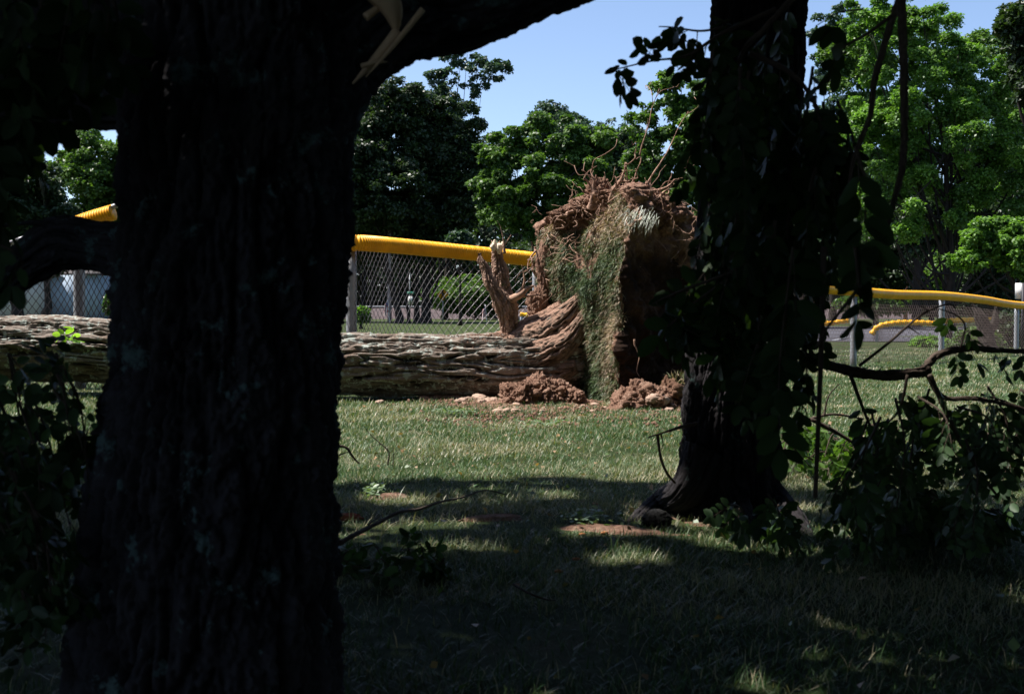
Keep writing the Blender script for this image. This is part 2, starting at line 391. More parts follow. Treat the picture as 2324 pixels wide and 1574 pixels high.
# left opening
tree('maple_tree', 'dark green tree over the white house, lower left of the photo', 62, 40, [(60, 450, 100, 90), (-30, 430, 90, 100), (120, 520, 90, 50)], .26, 26000, M['leaf_dark'], 101, .3, G1)
tree('maple_tree', 'bright green tall tree behind the grey rail end, left of the near trunk', 75, 230, [(225, 390, 80, 95), (150, 360, 60, 60), (260, 480, 80, 70), (330, 400, 80, 100)], .28, 26000, M['leaf_mid'], 102, .3, G1)
tree('maple_tree', 'green tree hidden mostly behind the big near trunk', 70, 560, [(480, 400, 120, 130), (620, 380, 120, 130), (560, 520, 150, 60)], .3, 16000, M['leaf_mid'], 103, .3, G1)
# middle
tree('maple_tree', 'tall dark tree rising from the double trunk behind the chain-link fence', 68, 967, [(1000, 290, 90, 80), (1035, 400, 75, 95), (1000, 480, 105, 70), (930, 250, 80, 60), (1000, 360, 100, 60)], .25, 34000, M['leaf_dark'], 104, .26, G1, fill=.4)
tree('maple_tree', 'dark tree left of the tall one, next to the near trunk', 66, 905, [(880, 210, 75, 60), (860, 330, 95, 90), (870, 450, 100, 90), (800, 400, 90, 130)], .25, 32000, M['leaf_dark'], 105, .2, G1, fill=.4)
tree('maple_tree', 'feathery tree top with open limbs, highest against the sky', 80, 1010, [(1040, 125, 46, 32), (1110, 160, 50, 26), (1000, 180, 44, 26), (1080, 200, 34, 26), (990, 240, 50, 40), (1010, 330, 60, 80)], .26, 15000, M['leaf_blue'], 106, .22, G1, limbs=6)
tree('maple_tree', 'rounded bright green tree in the middle, behind the soil plate', 62, 1250, [(1125, 345, 48, 42), (1140, 400, 60, 85), (1170, 345, 60, 60), (1250, 330, 85, 65), (1340, 370, 80, 80), (1200, 450, 100, 90), (1320, 470, 100, 80), (1420, 500, 90, 60)], .25, 42000, M['leaf_mid'], 107, .25, G1)
tree('maple_tree', 'small bluish crown poking above the rounded middle tree', 95, 1250, [(1245, 255, 38, 24), (1265, 290, 70, 35)], .30, 7000, M['leaf_blue'], 108, .22, G1)
tree('maple_tree', 'grey green tree between the rounded tree and the right trunk', 85, 1340, [(1320, 305, 60, 38), (1385, 315, 50, 42), (1350, 360, 90, 60), (1430, 350, 60, 60)], .30, 11000, M['leaf_blue'], 109, .22, G1)
tree('maple_tree', 'light green tree rising behind the upturned roots', 52, 1540, [(1460, 290, 48, 60), (1540, 220, 60, 60), (1500, 380, 90, 85), (1590, 300, 80, 110), (1560, 480, 110, 80), (1700, 250, 90, 130)], .23, 42000, M['leaf_mid'], 110, .22, G1)
# right
tree('locust_tree', 'bright feathery tree filling the upper right, with sky holes', 34, 2150, [(2050, 25, 90, 60), (1960, 40, 60, 60), (2000, 90, 90, 80), (2090, 90, 90, 90), (2190, 130, 90, 70), (2110, 230, 130, 90), (2260, 200, 90, 90), (1960, 250, 80, 90), (1990, 380, 110, 90), (2170, 370, 140, 100), (2310, 330, 90, 100), (2260, 480, 110, 80), (2070, 480, 120, 70), (2380, 200, 80, 100), (2400, 450, 90, 110)], .11, 75000, M['leaf_bright'], 111, .13, G1, limbs=30, fill=.7, flat=.8)
tree('maple_tree', 'mid green tree filling in behind the bright feathery tree', 54, 2080, [(1950, 150, 90, 110), (2080, 120, 90, 90), (2200, 170, 90, 90), (2300, 160, 60, 80), (1960, 330, 100, 110), (2100, 320, 120, 120), (2250, 330, 110, 120), (1930, 480, 100, 80), (2080, 470, 120, 90), (2270, 480, 110, 90)], .2, 50000, M['leaf_mid'], 151, .2, G1, fill=.5, flat=.8)
tree('maple_tree', 'dull green tree closing the gap between the tall dark tree and the rounded tree', 84, 1120, [(1110, 340, 60, 36), (1150, 400, 80, 70), (1080, 440, 80, 70), (1420, 330, 60, 40), (1440, 400, 80, 60)], .24, 16000, M['leaf_dark'], 161, .2, G1, fill=.5)
tree('conifer_tree', 'bluish grey tall tree just right of the right trunk', 66, 1890, [(1885, 60, 45, 55), (1895, 150, 60, 60), (1900, 260, 70, 60), (1890, 370, 80, 70), (1900, 480, 85, 60), (1940, 560, 80, 50)], .22, 24000, M['leaf_blue'], 112, .22, G1, fill=.5)
tree('maple_tree', 'dark leafy crown cut by the right edge of the photo', 24, 2380, [(2330, 60, 62, 70), (2380, 160, 80, 90), (2345, 160, 40, 50)], .13, 16000, M['leaf_dark'], 113, .16, G1)
tree('maple_tree', 'green tree low at the far right above the yellow fence cap', 30, 2360, [(2260, 540, 70, 45), (2340, 560, 70, 70), (2200, 590, 50, 25)], .12, 16000, M['leaf_bright'], 114, .13, G1, fill=.5)
tree('maple_tree', 'dark trunked tree behind the right fence, left of the white sign', 48, 2157, [(2140, 500, 120, 60), (2030, 540, 80, 50), (2240, 480, 100, 70)], .2, 20000, M['leaf_dark'], 115, .19, G1)
tree('spruce_tree', 'pale blue spruce behind the right fence', 64, 2115, [(2115, 600, 32, 30), (2112, 645, 42, 30), (2115, 685, 52, 28)], .17, 9000, M['leaf_blue'], 116, .12, G1, fill=.5)
tree('spruce_tree', 'wide dark spruce beside the white sign', 56, 2240, [(2240, 580, 40, 34), (2245, 630, 60, 32), (2245, 680, 75, 30)], .17, 12000, M['leaf_dark'], 117, .12, G1, fill=.5)
# slim trunks between
for k, (x, d, top, lab) in enumerate([(829, 70, 560, 'slim dark tree closest to the grey fence post'), (838, 69, 570, 'thin sapling second from the grey fence post'), (927, 67, 560, 'thin pole-like tree beside the street sign'), (946, 70, 545, 'medium dark tree just left of the thick flared trunk')]):
    tree('slim_tree', lab, d, x, [(x, top, 55, 40), (x+10, top-50, 50, 40)], .25, 3500, M['leaf_dark'], 130+k, (.12, .07, .08, .17)[k], 'slim trees beyond the fence', limbs=3)
def woodland():
    rng = np.random.default_rng(5); mb = MB(); n = 150000
    x = rng.uniform(-64, 78, n); y = 103+rng.uniform(-4, 5, n); v = rng.random(n)
    top = 7.2+3.2*fbm(np.stack([x*.35, 0*x, 0*x], -1), 3, 8)+rng.normal(size=n)*.25
    z = v*top; y = y+2.2*np.sin(v*math.pi)*-1*fbm(np.stack([x*.5, z*.7, 0*x], -1), 3, 6)*1.6
    keep = fbm(np.stack([x*.9, y*.9, z*1.1], -1), 2, 12) > .36
    pos = np.column_stack([x, y, z])[keep]; n = len(pos)
    inst(mb, LEAF_V, LEAF_F, pos, frames(rng.normal(size=(n, 3))*.6+[0, -.2, .6], None, rng), rng.uniform(.35, .75, n), rng.random(n))
    tagit(mb.build('woodland', M['leaf_dark'], smooth=False), 'dark band of distant woodland behind the gravel bank', 'woodland', kind='stuff')
woodland()
for k, (x, y, rx, ry, d, m, lab) in enumerate([
    (1985, 610, 110, 62, 62, 'leaf_dark', 'dark understory thicket right of the right trunk, above the fence'),
    (2225, 612, 120, 60, 59, 'leaf_mid', 'green understory thicket above the fence at the right edge'),
    (1300, 600, 170, 60, 76, 'leaf_dark', 'dark understory thicket behind the soil plate'),
    (1045, 545, 28, 18, 58, 'leaf_blue', 'pale leafy shrub just above the long yellow cap'),
    (1080, 672, 110, 40, 80, 'leaf_mid', 'feathery evergreen shrub behind the yellow diamond sign'),
    (820, 715, 16, 14, 50, 'leaf_bright', 'small pale shrub at the foot of the grey fence post'),
    (252, 690, 12, 22, 45, 'leaf_mid', 'small conical shrub beside the blue shed'),
    (2215, 790, 60, 45, 27, 'leaf_mid', 'big leafy shrub growing behind the right fence'),
    (2300, 770, 55, 70, 28.5, 'leaf_dark', 'dark shrub at the right edge behind the fence'),
    (1990, 690, 90, 24, 60, 'leaf_mid', 'low green hedge beyond the right fence'),
    (2110, 785, 42, 16, 29, 'leaf_bright', 'heap of fallen leafy twigs on the grass behind the right fence')]):
    rng = np.random.default_rng(200+k); b = P(x, y, d); b[2] = 0
    t = empty('shrub', b, lab, 'shrub', 'shrubs beyond the fence')
    mb = MB(); tree_crown(mb, [(P(x, y, d), (S(rx, d), S(rx, d)*.7, S(ry, d)))], .09*d/30+.03, 4200 if rx < 100 else 14000, rng, .8, .5)
    mb.build('foliage', M[m], t, smooth=False)
    mb = MB(); c = P(x, y, d)
    for q in range(5): tube(mb, [b+[rng.uniform(-.1, .1), 0, -.05], (b+c)/2+rng.normal(size=3)*.05, c+rng.normal(size=3)*S(rx, d)*.4], [.03, .02, .006], 5, 8)
    mb.build('stem', M['bark_far'], t)

# ------------------------------------------------------------------ near trees
def trunk_from_rows(rows, d, nu, nv, disp, name, mat, parent):
    pts = [P((a+b)/2, y, d) for y, a, b in rows]; rad = [S((b-a)/2, d) for y, a, b in rows]
    mb = MB(); tube(mb, pts, rad, nu, nv, disp=disp); return mb.build(name, mat, parent)
D1 = 2.9
nt1 = empty('near_locust_tree', (P(500, 600, D1)[0], D1, 0), 'huge dark furrowed tree trunk filling the left of the photo', 'tree')
trunk_from_rows([(2200, 60, 900), (1900, 90, 850), (1574, 145, 785), (1300, 178, 775), (1100, 210, 772), (900, 243, 778), (700, 258, 788), (500, 268, 797), (300, 272, 795), (100, 262, 830), (-150, 240, 860), (-500, 230, 830), (-900, 250, 800)],
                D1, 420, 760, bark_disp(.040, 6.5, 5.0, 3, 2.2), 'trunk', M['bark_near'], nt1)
mb = MB()
tube(mb, [P(x, y, D1+dd) for x, y, dd in ((600, 340, .0), (695, 120, .05), (850, -10, .1), (1045, -52, .2), (1245, -122, .3), (1470, -205, .4), (1900, -410, .6))],
     [.2, .19, .185, .178, .172, .165, .14], 220, 420, disp=bark_disp(.022, 5, 4, 8))
mb.build('limb', M['bark_near'], nt1)
mb = MB(); tube(mb, [P(x, y, D1+.15) for x, y in ((560, 230), (420, 190), (270, 180), (120, 185), (-120, 205), (-500, 160))], [.16, .13, .125, .122, .115, .1], 160, 260, disp=bark_disp(.018, 5, 4, 9))
mb.build('limb', M['bark_near'], nt1)
mb = MB(); tube(mb, [P(x, y, D1+.25) for x, y in ((560, 120), (420, 60), (230, 20), (60, -10), (-250, -30))], [.14, .12, .11, .1, .09], 120, 200, disp=bark_disp(.018, 5, 4, 19))
mb.build('limb', M['bark_near'], nt1)
mb = MB(); tube(mb, [P(x, y, 3.3) for x, y in ((420, 590), (300, 572), (215, 557), (140, 552), (75, 590), (0, 640), (-90, 700))], [.09, .082, .07, .075, .062, .057, .05], 110, 260, disp=bark_disp(.014, 5, 5, 14))
tube(mb, [P(x, y, 3.25) for x, y in ((150, 520), (90, 505), (20, 510), (-80, 530))], [.012, .007, .005, .003], 6)
mb.build('broken_limb', M['bark_near'], nt1)
mb = MB()   # splintered pale wood where the limb tore
for (x0, y0, x1, y1, r, dd) in ((845, -40, 905, 60, .036, -.28), (870, -20, 900, 75, .030, -.29), (905, 70, 800, 190, .014, -.27), (960, 20, 830, 175, .007, -.29), (830, 40, 870, 10, .01, -.28), (820, 150, 880, 140, .006, -.28)):
    a, b = P(x0, y0, D1+dd), P(x1, y1, D1+dd+.02)
    tube(mb, [a, (a+b)/2+[.006, 0, .004], b], [r, r*.8, r*.15], 5, 10)
mb.build('splintered_wood', M['rawwood'], nt1, smooth=False)

D2 = 5.8
nt2 = empty('near_locust_tree', (P(1655, 600, D2)[0], D2, 0), 'dark tree trunk on the right, half hidden behind hanging leaves', 'tree')
trunk_from_rows([(1230, 1470, 1810), (1180, 1500, 1790), (1120, 1525, 1778), (1050, 1538, 1772), (900, 1550, 1775), (700, 1566, 1790), (500, 1582, 1805), (300, 1600, 1818), (100, 1612, 1826), (-100, 1620, 1836), (-400, 1640, 1840), (-900, 1660, 1830)],
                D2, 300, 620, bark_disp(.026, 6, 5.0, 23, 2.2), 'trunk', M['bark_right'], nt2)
mb = MB()
def gpt(x, y, up=0.0): p = PG(x, y); p[2] = up; return p
for pts, rr in (([P(1600, 1020, 5.62), P(1560, 1110, 5.6), gpt(1500, 1160, .035), gpt(1440, 1185, -.0), gpt(1400, 1200, -.06)], [.10, .085, .065, .035, .015]),
                ([P(1650, 1080, 5.72), gpt(1680, 1200, .04), gpt(1720, 1240, -.02)], [.06, .07, .03]), ([P(1720, 1080, 5.9), gpt(1790, 1190, .03), gpt(1840, 1210, -.04)], [.06, .07, .03])):
    tube(mb, pts, rr, 90, 110, disp=bark_disp(.012, 5, 4, 31))
mb.build('root_flare', M['bark_right'], nt2)

def crown_over():
    """crowns of the two near trees: above the frame, letting the sun through where the lawn is lit"""
    rng = np.random.default_rng(77)
    k = SDIR.x/SDIR.z, SDIR.y/SDIR.z
    for t, cx, nsub, sz in ((nt1, -4.2, 1600, 1), (nt2, .9, 1200, 2)):
        mb = MB(); N = nsub*210
        c = np.column_stack([rng.uniform(-6.0, 5.5, nsub)+cx, rng.uniform(-5, 9.5, nsub), rng.uniform(3.6, 8.5, nsub)])
        r = rng.uniform(.35, .75, nsub); d = rand_dirs(N, rng); kk = np.repeat(np.arange(nsub), 210)
        pos = c[kk]+d*(r[kk]*rng.uniform(.3, 1, N))[:, None]*np.array([1, 1, .55])
        gx = pos[:, 0]-k[0]*pos[:, 2]; gy = pos[:, 1]-k[1]*pos[:, 2]
        ok = ~lit(gx, gy) & ((pos[:, 1] < .3) | (pos[:, 2] > 1+.285*pos[:, 1]+.25)) & (np.abs(gx) < 12)
        pos = pos[ok]; n = len(pos)
        Z = rng.normal(size=(n, 3))*.5+np.array([0, 0, 1.])
        inst(mb, LEAF_V*[1, .9, 1], LEAF_F, pos, frames(Z, None, rng), rng.uniform(.09, .16, n), rng.random(n))
        mb.build('crown', M['leaf_near'], t, smooth=False)
crown_over()
# unseen trees added around the camera to block skylight and deepen the near shade
for k, (x, y, h) in enumerate(((-2, -8.5, 9), (2.5, -6.5, 12), (6.5, -5, 12), (9, -1.5, 12), (9.5, 3, 12), (11, 7.5, 12), (13, 12, 12), (-7.5, 1.5, 8), (-7.3, 4.2, 8), (-7.8, 6.6, 7.5), (-10, 9.5, 7), (-14, 2, 10), (-15, 8, 10))):
    rng = np.random.default_rng(400+k)
    t = empty('added_shade_tree', (x, y, 0), 'dense unseen tree added around the lawn to deepen the shade', 'tree', 'added shade trees')
    mb = MB(); tree_crown(mb, [((x, y, h*.28), (2.5, 2.2, h*.3)), ((x, y, h*.72), (2.8, 2.4, h*.3))], .32, 12000, rng, .9, .6); mb.build('crown', M['leaf_dark'], t, smooth=False)
    mb = MB(); tube(mb, [(x, y, -.1), (x+.1, y, 1.6), (x, y, h*.7)], [.2, .14, .05], 10); mb.build('trunk', M['bark_far'], t)

# ------------------------------------------------------------------ leafy branches
def leafy(name, label, paths, leaf_len, mat, seed, cat='branch', group=None, gap=.05, hang=.75, pairs=(4, 8), skip=.0, twigmat=None, side=1.0, rach=1.0):
    """paths: list of (points, r0, r1, leaf_from) ; compound leaves with paired oval leaflets along them"""
    rng = np.random.default_rng(seed); o = np.asarray(paths[0][0][0], float)
    t = empty(name, o, label, cat, group); sts = []; lf = MB(); PO = []; FR = []; SCL = []; TI = []
    for pts, r0, r1, frm in paths:
        pts = np.asarray(pts, float); n = len(pts)*7; st = MB(); sts.append(st)
        C = tube(st, pts, np.linspace(r0, r1, len(pts)), 20, n*4, disp=bark_disp(r0*.4, 3, 22, 5)) if r0 >= .010 else tube(st, pts, np.linspace(r0, r1, len(pts)), 6, n, tint=.5)
        s = np.concatenate([[0], np.cumsum(np.linalg.norm(np.diff(C, axis=0), axis=1))]); L = s[-1]
        a = frm*L
        while a < L and frm < 1:
            c = np.array([np.interp(a, s, C[:, q]) for q in range(3)]); a += gap*rng.uniform(.6, 1.4)
            if rng.random() < skip: continue
            dr = rand_dirs(1, rng)[0]*[side, side*.8, .5]; dr = dr/np.linalg.norm(dr)
            dr = dr*(1-hang)+np.array([0, 0, -hang]); dr /= np.linalg.norm(dr)
            k = rng.integers(*pairs); ll = leaf_len*rng.uniform(.8, 1.15); step = ll*.52*rach
            p = c.copy(); v = dr.copy(); rp = [p.copy()]
            sidev = np.cross(v, rand_dirs(1, rng)[0]); sidev /= max(np.linalg.norm(sidev), 1e-6)
            for q in range(k):
                v = v+np.array([0, 0, -.10]); v /= np.linalg.norm(v); p = p+v*step; rp.append(p.copy())
                sd = sidev-v*np.dot(sidev, v); sd /= max(np.linalg.norm(sd), 1e-6); nn = np.cross(v, sd)
                for sg in (-1, 1):
                    if rng.random() < .08: continue
                    ax = sd*sg+v*.45+np.array([0, 0, -.35])+rng.normal(size=3)*.22
                    z = nn+rng.normal(size=3)*.45; PO.append(p+sd*sg*.003); FR.append((ax, z)); SCL.append(ll*rng.uniform(.75, 1.1)); TI.append(rng.random())
            PO.append(p); FR.append((v, nn)); SCL.append(ll); TI.append(rng.random())
            tube(st, rp, np.linspace(.0016, .0008, len(rp)), 4, len(rp)*2, tint=.7)
    if PO:
        X = np.array([f[0] for f in FR]); Z = np.array([f[1] for f in FR]); X = nrm(X); Z = Z-X*(Z*X).sum(-1, keepdims=True); Z = nrm(Z)
        fr = np.stack([X, np.cross(Z, X), Z], -1)
        inst(lf, OVAL_V, OVAL_F, np.array(PO), fr, np.array(SCL), np.array(TI))
    for st in sts: st.build('stem', twigmat or M['twig'], t)
    if PO: lf.build('foliage', mat, t)
    return t
def pp(*a, d=3.2, dd=0): return [P(x, y, d+dd*i) for i, (x, y) in enumerate(a)]
LN = M['leaf_near']
# silhouette spray against the sky
leafy('leafy_branch', 'leafy spray reaching left against the blue sky', [
    (pp((1760, 20), (1640, 75), (1560, 125), (1480, 138), (1385, 160), d=3.3), .006, .0015, .25),
    (pp((1650, 60), (1590, 70), (1530, 62), (1495, 60), d=3.35), .004, .0015, .1)], .052, LN, 501, gap=.030, hang=.30, pairs=(2, 4), group='leafy broken branches')
hang_paths = []
rg = random.Random(3)
for (x0, y0, x1, y1) in ((1620, 110, 1575, 330), (1650, 120, 1580, 420), (1660, 150, 1610, 560), (1680, 150, 1650, 640), (1700, 160, 1640, 760), (1720, 150, 1700, 820), (1750, 150, 1690, 700),
                         (1760, 160, 1740, 800), (1790, 170, 1770, 860), (1780, 200, 1775, 700), (1845, 150, 1862, 380), (1868, 230, 1885, 500), (1850, 380, 1868, 540), (1830, 250, 1832, 520), 
                         (1640, 480, 1560, 640), (1620, 560, 1530, 690), (1600, 620, 1520, 670), (1900, 230, 1935, 420), (1700, 420, 1640, 800), (1760, 500, 1720, 880), (1840, 540, 1830, 900), (1700, 600, 1670, 840)):
    d = rg.uniform(3.0, 3.9); xm = (x0+x1)/2+rg.uniform(-25, 25); ym = (y0+y1)/2
    hang_paths.append(([P(x0, y0, d), P(xm, ym, d+.03), P(x1, y1, d+.06)], .005, .0015, .0))
hang_paths.append((pp((1850, -60), (1740, 60), (1680, 130), (1640, 300), d=3.5), .012, .004, .2))
hang_paths.append((pp((1700, 120), (1800, 170), (1860, 260), (1900, 420), d=3.4), .009, .003, .2))
leafy('leafy_branch', 'curtain of dark leaves hanging in front of the right trunk', hang_paths, .058, LN, 502, gap=.045, hang=.72, pairs=(3, 7), group='leafy broken branches')
leafy('leafy_branch', 'bare dark crooked twig hanging at the upper right, with few round leaves', [
    (pp((2050, -30), (2020, 60), (1985, 180), (1975, 260), (1945, 340), (1930, 400), (1920, 520), (1915, 600), d=3.1), .011, .004, 1),
    (pp((2030, 30), (1970, 75), (1910, 110), (1890, 140), (1880, 190), d=3.1), .005, .002, .5),
    (pp((1960, 20), (1900, 30), (1850, 60), d=3.1), .003, .001, .5)], .07, LN, 503, gap=.12, hang=.5, pairs=(1, 3), group='leafy broken branches')
leafy('leafy_branch', 'long bare drooping stem, rightmost of the hanging stems', [
    (pp((2046, -30), (2050, 120), (2052, 260), (2048, 380), (2025, 470), (2000, 560), (1955, 640), d=2.9), .012, .006, 1),
    (pp((2048, 260), (2070, 275), d=2.9), .003, .001, 1), (pp((2040, 440), (2060, 470), d=2.9), .003, .001, 1),
    (pp((2010, 540), (1950, 650), (1880, 740), (1850, 790), d=2.9), .006, .002, 1)], .07, LN, 504, gap=.08, hang=.7, pairs=(2, 4), group='leafy broken branches')
leafy('leafy_branch', 'dark hanging leaf bunch in front of the right yellow fence cap', [
    (pp((1940, 560), (1950, 650), (1955, 720), d=2.7), .004, .001, .1), 
    (pp((1940, 330), (1965, 420), (1960, 520), d=2.7), .004, .001, .1), (pp((1800, 560), (1775, 760), (1765, 900), d=3.0), .004, .001, .0),
    (pp((1870, 560), (1862, 840), (1850, 1130), d=3.2), .008, .006, 1)], .085, LN, 505, gap=.11, hang=.92, pairs=(3, 6), group='leafy broken branches')
leafy('leafy_branch', 'low leafy twig poking left across the right trunk', [
    (pp((1700, 600), (1600, 640), (1520, 670), (1480, 690), d=3.2), .005, .0015, .2), (pp((1640, 640), (1560, 700), (1520, 740), d=3.2), .004, .0015, .1)], .07, LN, 506, gap=.04, hang=.45, pairs=(2, 4), group='leafy broken branches')
# thorny fallen bough and brush, right
th = [(pp((1800, 800), (1880, 828), (1980, 850), (2080, 846), (2110, 835), d=4.4), .020, .022, 1),
      (pp((2090, 845), (2130, 805), (2200, 790), (2270, 795), (2400, 800), d=4.4, dd=.06), .017, .010, .3),
      (pp((1950, 830), (2020, 775), (2090, 715), (2150, 690), (2170, 700), d=4.4), .006, .002, 1), (pp((2060, 740), (2090, 760), d=4.4), .003, .001, 1), (pp((2110, 705), (2080, 690), d=4.4), .003, .001, 1),
      (pp((2100, 840), (2140, 900), (2220, 905), (2330, 930), (2420, 980), d=4.4), .012, .006, .2),
      (pp((1930, 850), (1960, 930), (1990, 1000), d=4.3), .008, .004, .4), (pp((2110, 850), (2150, 940), (2200, 1040), (2260, 1120), d=4.2), .010, .005, .1),
      (pp((2180, 790), (2190, 740), (2170, 715), (2130, 700), d=4.4), .004, .002, .4), (pp((2060, 850), (2040, 930), (1990, 980), d=4.3), .006, .003, .2)]
for x in range(1900, 2110, 24): th.append((pp((x, 838+(x % 5)*2), (x+6, 826+(x % 7)*5), d=4.38), .0035, .0005, 1))
leafy('fallen_bough', 'thorny dark bough lying level across the view, lower right', th, .055, M['leaf_brush'], 507, gap=.085, hang=.55, pairs=(2, 5), group='leafy broken branches')
rg = random.Random(9); br = []
for k in range(25):
    x0 = rg.uniform(1960, 2420); y0 = rg.uniform(870, 1010)+max(0, (2000-x0))*.6; d = rg.uniform(3.9, 5.3); x1 = x0+rg.uniform(-130, 130); y1 = min(1225, y0+rg.uniform(90, 270))
    br.append(([P(x0, y0, d), P((x0+x1)/2+20, (y0+y1)/2-20, d-.1), P(x1, y1, d-.15)], .005, .0015, .0))
leafy('brush_heap', 'heap of dark broken leafy branches at the lower right', br, .050, M['leaf_brush'], 508, gap=.055, hang=.6, pairs=(3, 6), group='leafy broken branches')
br = []
for k in range(26):
    x0 = rg.uniform(1760, 1990); y0 = rg.uniform(960, 1090); d = rg.uniform(7.0, 8.4); x1 = x0+rg.uniform(-100, 100); y1 = y0+rg.uniform(20, 90)
    a, b = P(x0, y0, d), P(x1, y1, d-.2); a[2] = max(a[2], .06); b[2] = max(b[2], .03)
    br.append(([a, (a+b)/2+[0, 0, .05], b], .006, .002, .0))
leafy('fallen_branch', 'sunlit green leafy twigs on the lawn right of the right trunk', br, .06, M['leaf_mid'], 509, gap=.07, hang=.35, pairs=(2, 5), group='leafy broken branches')
br = []
for k in range(22):
    x0 = rg.uniform(1640, 2330); y0 = rg.uniform(1110, 1170); a = P(x0, y0, rg.uniform(4.3, 5.0)); g = PG(x0+rg.uniform(-70, 70), rg.uniform(1195, 1260)); g[2] = .03
    br.append(([a, (a+g)/2+[0, 0, .04], g], .004, .0015, .1))
leafy('fallen_branch', 'shaded leafy twigs spread on the grass below the brush heap', br, .06, M['leaf_brush'], 510, gap=.08, hang=.45, pairs=(2, 5), group='leafy broken branches')
# left side
br = []
for (x0, y0, x1, y1, d) in ((30, -60, 20, 200, 2.3), (90, -60, 75, 250, 2.5), (150, -60, 190, 90, 2.3), (230, -60, 240, 90, 2.2), (60, -60, -10, 260, 2.4), (190, 20, 170, 140, 2.5), (50, 200, 40, 330, 2.6), (-30, 260, -10, 400, 2.4), (250, -20, 262, 120, 2.4), (130, -30, 120, 160, 2.4), (-40, 380, 0, 450, 2.3)):
    br.append(([P(x0, y0, d), P((x0+x1)/2+12, (y0+y1)/2, d+.02), P(x1, y1, d+.03)], .004, .0015, 0))
leafy('leafy_branch', 'blurred dark leaves hanging at the top left corner', br, .062, LN, 511, gap=.045, hang=.75, pairs=(2, 5), group='leafy broken branches')
br = []
for k in range(26):
    x0 = rg.uniform(-80, 140); y0 = rg.uniform(790, 960); d = rg.uniform(2.7, 3.5); x1 = x0+rg.uniform(10, 110); y1 = y0+rg.uniform(120, 380)
    br.append(([P(x0, y0, d), P((x0+x1)/2, (y0+y1)/2-30, d), P(min(x1, 200), y1, d)], .004, .0015, .0))
for k in range(20):
    x0 = rg.uniform(-100, 90); y0 = rg.uniform(960, 1300); d = rg.uniform(2.6, 3.2)
    br.append(([P(x0, y0, d), P(x0+25, y0+60, d), P(min(x0+rg.uniform(20, 80), 140), y0+rg.uniform(120, 230), d)], .004, .0015, .0))
leafy('leafy_branch', 'dark leafy twigs at the left edge below the fallen log', br, .048, M['leaf_brush'], 512, gap=.075, hang=.45, pairs=(2, 5), group='leafy broken branches')
leafy('leafy_branch', 'few green leaflets in front of the broken limb, left edge', [(pp((-40, 540), (30, 570), (50, 600), (25, 640), d=2.3), .003, .001, .2)], .06, LN, 513, gap=.06, hang=.6, pairs=(1, 3), group='leafy broken branches')
br = []
for k in range(11):
    x0 = rg.uniform(740, 1010); g = PG(x0, rg.uniform(1265, 1335)); g[2] = .05; h = g+[rg.uniform(-.1, .12), rg.uniform(-.08, .08), rg.uniform(-.02, .03)]
    br.append(([g, (g+h)/2+[0, 0, .03], h], .003, .001, 0))
leafy('fallen_branch', 'low clump of leaves on the grass beside the big near trunk', br, .05, M['leaf_brush'], 514, gap=.03, hang=.05, pairs=(2, 4), group='leafy broken branches')
# sprout on the log
leafy('sprout', 'bright fresh green sprout on the fallen log at the left', [(pp((180, 748), (150, 762), (118, 772), d=12.75), .006, .003, .0)], .10, M['leaf_fresh'], 515, cat='sprout', gap=.06, hang=.1, pairs=(1, 3))

# ------------------------------------------------------------------ uprooted tree
ut = empty('uprooted_tree', (0, 13.2, 0), 'fallen silvery tree trunk with upturned grassy root plate', 'tree')
lp = [(-420, 13.7, .50, .33), (-100, 13.5, .52, .35), (120, 13.45, .535, .365), (400, 13.3, .45, .355), (650, 13.2, .40, .345), (800, 13.15, .36, .335), (950, 13.1, .345, .34), (1080, 13.05, .35, .345), (1180, 13.02, .37, .36), (1250, 13.05, .39, .37), (1310, 13.15, .42, .36), (1365, 13.3, .45, .34)]
pts = []; rad = []
for x, d, z, r in lp: pts.append(np.array([(x*KX-512)/F*d, d, z])); rad.append(r)
def braid(th, s, R, K, amp, seed, fs=1.0):
    c, d = np.cos(th), np.sin(th)
    w1 = fbm(np.stack([s*.75*fs, c*1.7+3, d*1.7], -1), 3, seed)-.5
    w2 = fbm(np.stack([s*2.6*fs, c*4+3, d*4], -1), 3, seed+1)-.5
    w3 = fbm(np.stack([s*9*fs, c*13, d*13+7], -1), 4, seed+2)-.5
    ph = th*K+w1*13+w2*4.5+w3*.7
    g = np.abs(np.sin(ph)); g2 = np.abs(np.sin(ph*.5+w1*9+1.1+w2*4)); h = np.clip(g*1.5, 0, 1)*.6+np.clip(g2*1.6, 0, 1)*.4
    cr = np.clip(np.abs(2*vn(np.stack([s*3.2*fs+w2*3, c*5, d*5], -1), seed+4)-1)*5, 0, 1)
    h = h*(.86+.14*cr); top = .75+.7*(fbm(np.stack([s*1.1*fs, c*5+9, d*5], -1), 2, seed+6)-.3)
    return amp*(h*top-1)+amp*.40*w3+w1*.06, np.clip(h*.8+w3*1.1-.05, 0, 1)
def log_disp(th, s, R):
    return braid(th, s, R, 7.5, .080, 52)
mb = MB(); tube(mb, pts, rad, 380, 1500, disp=log_disp); mb.build('trunk', M['bark_log'], ut)
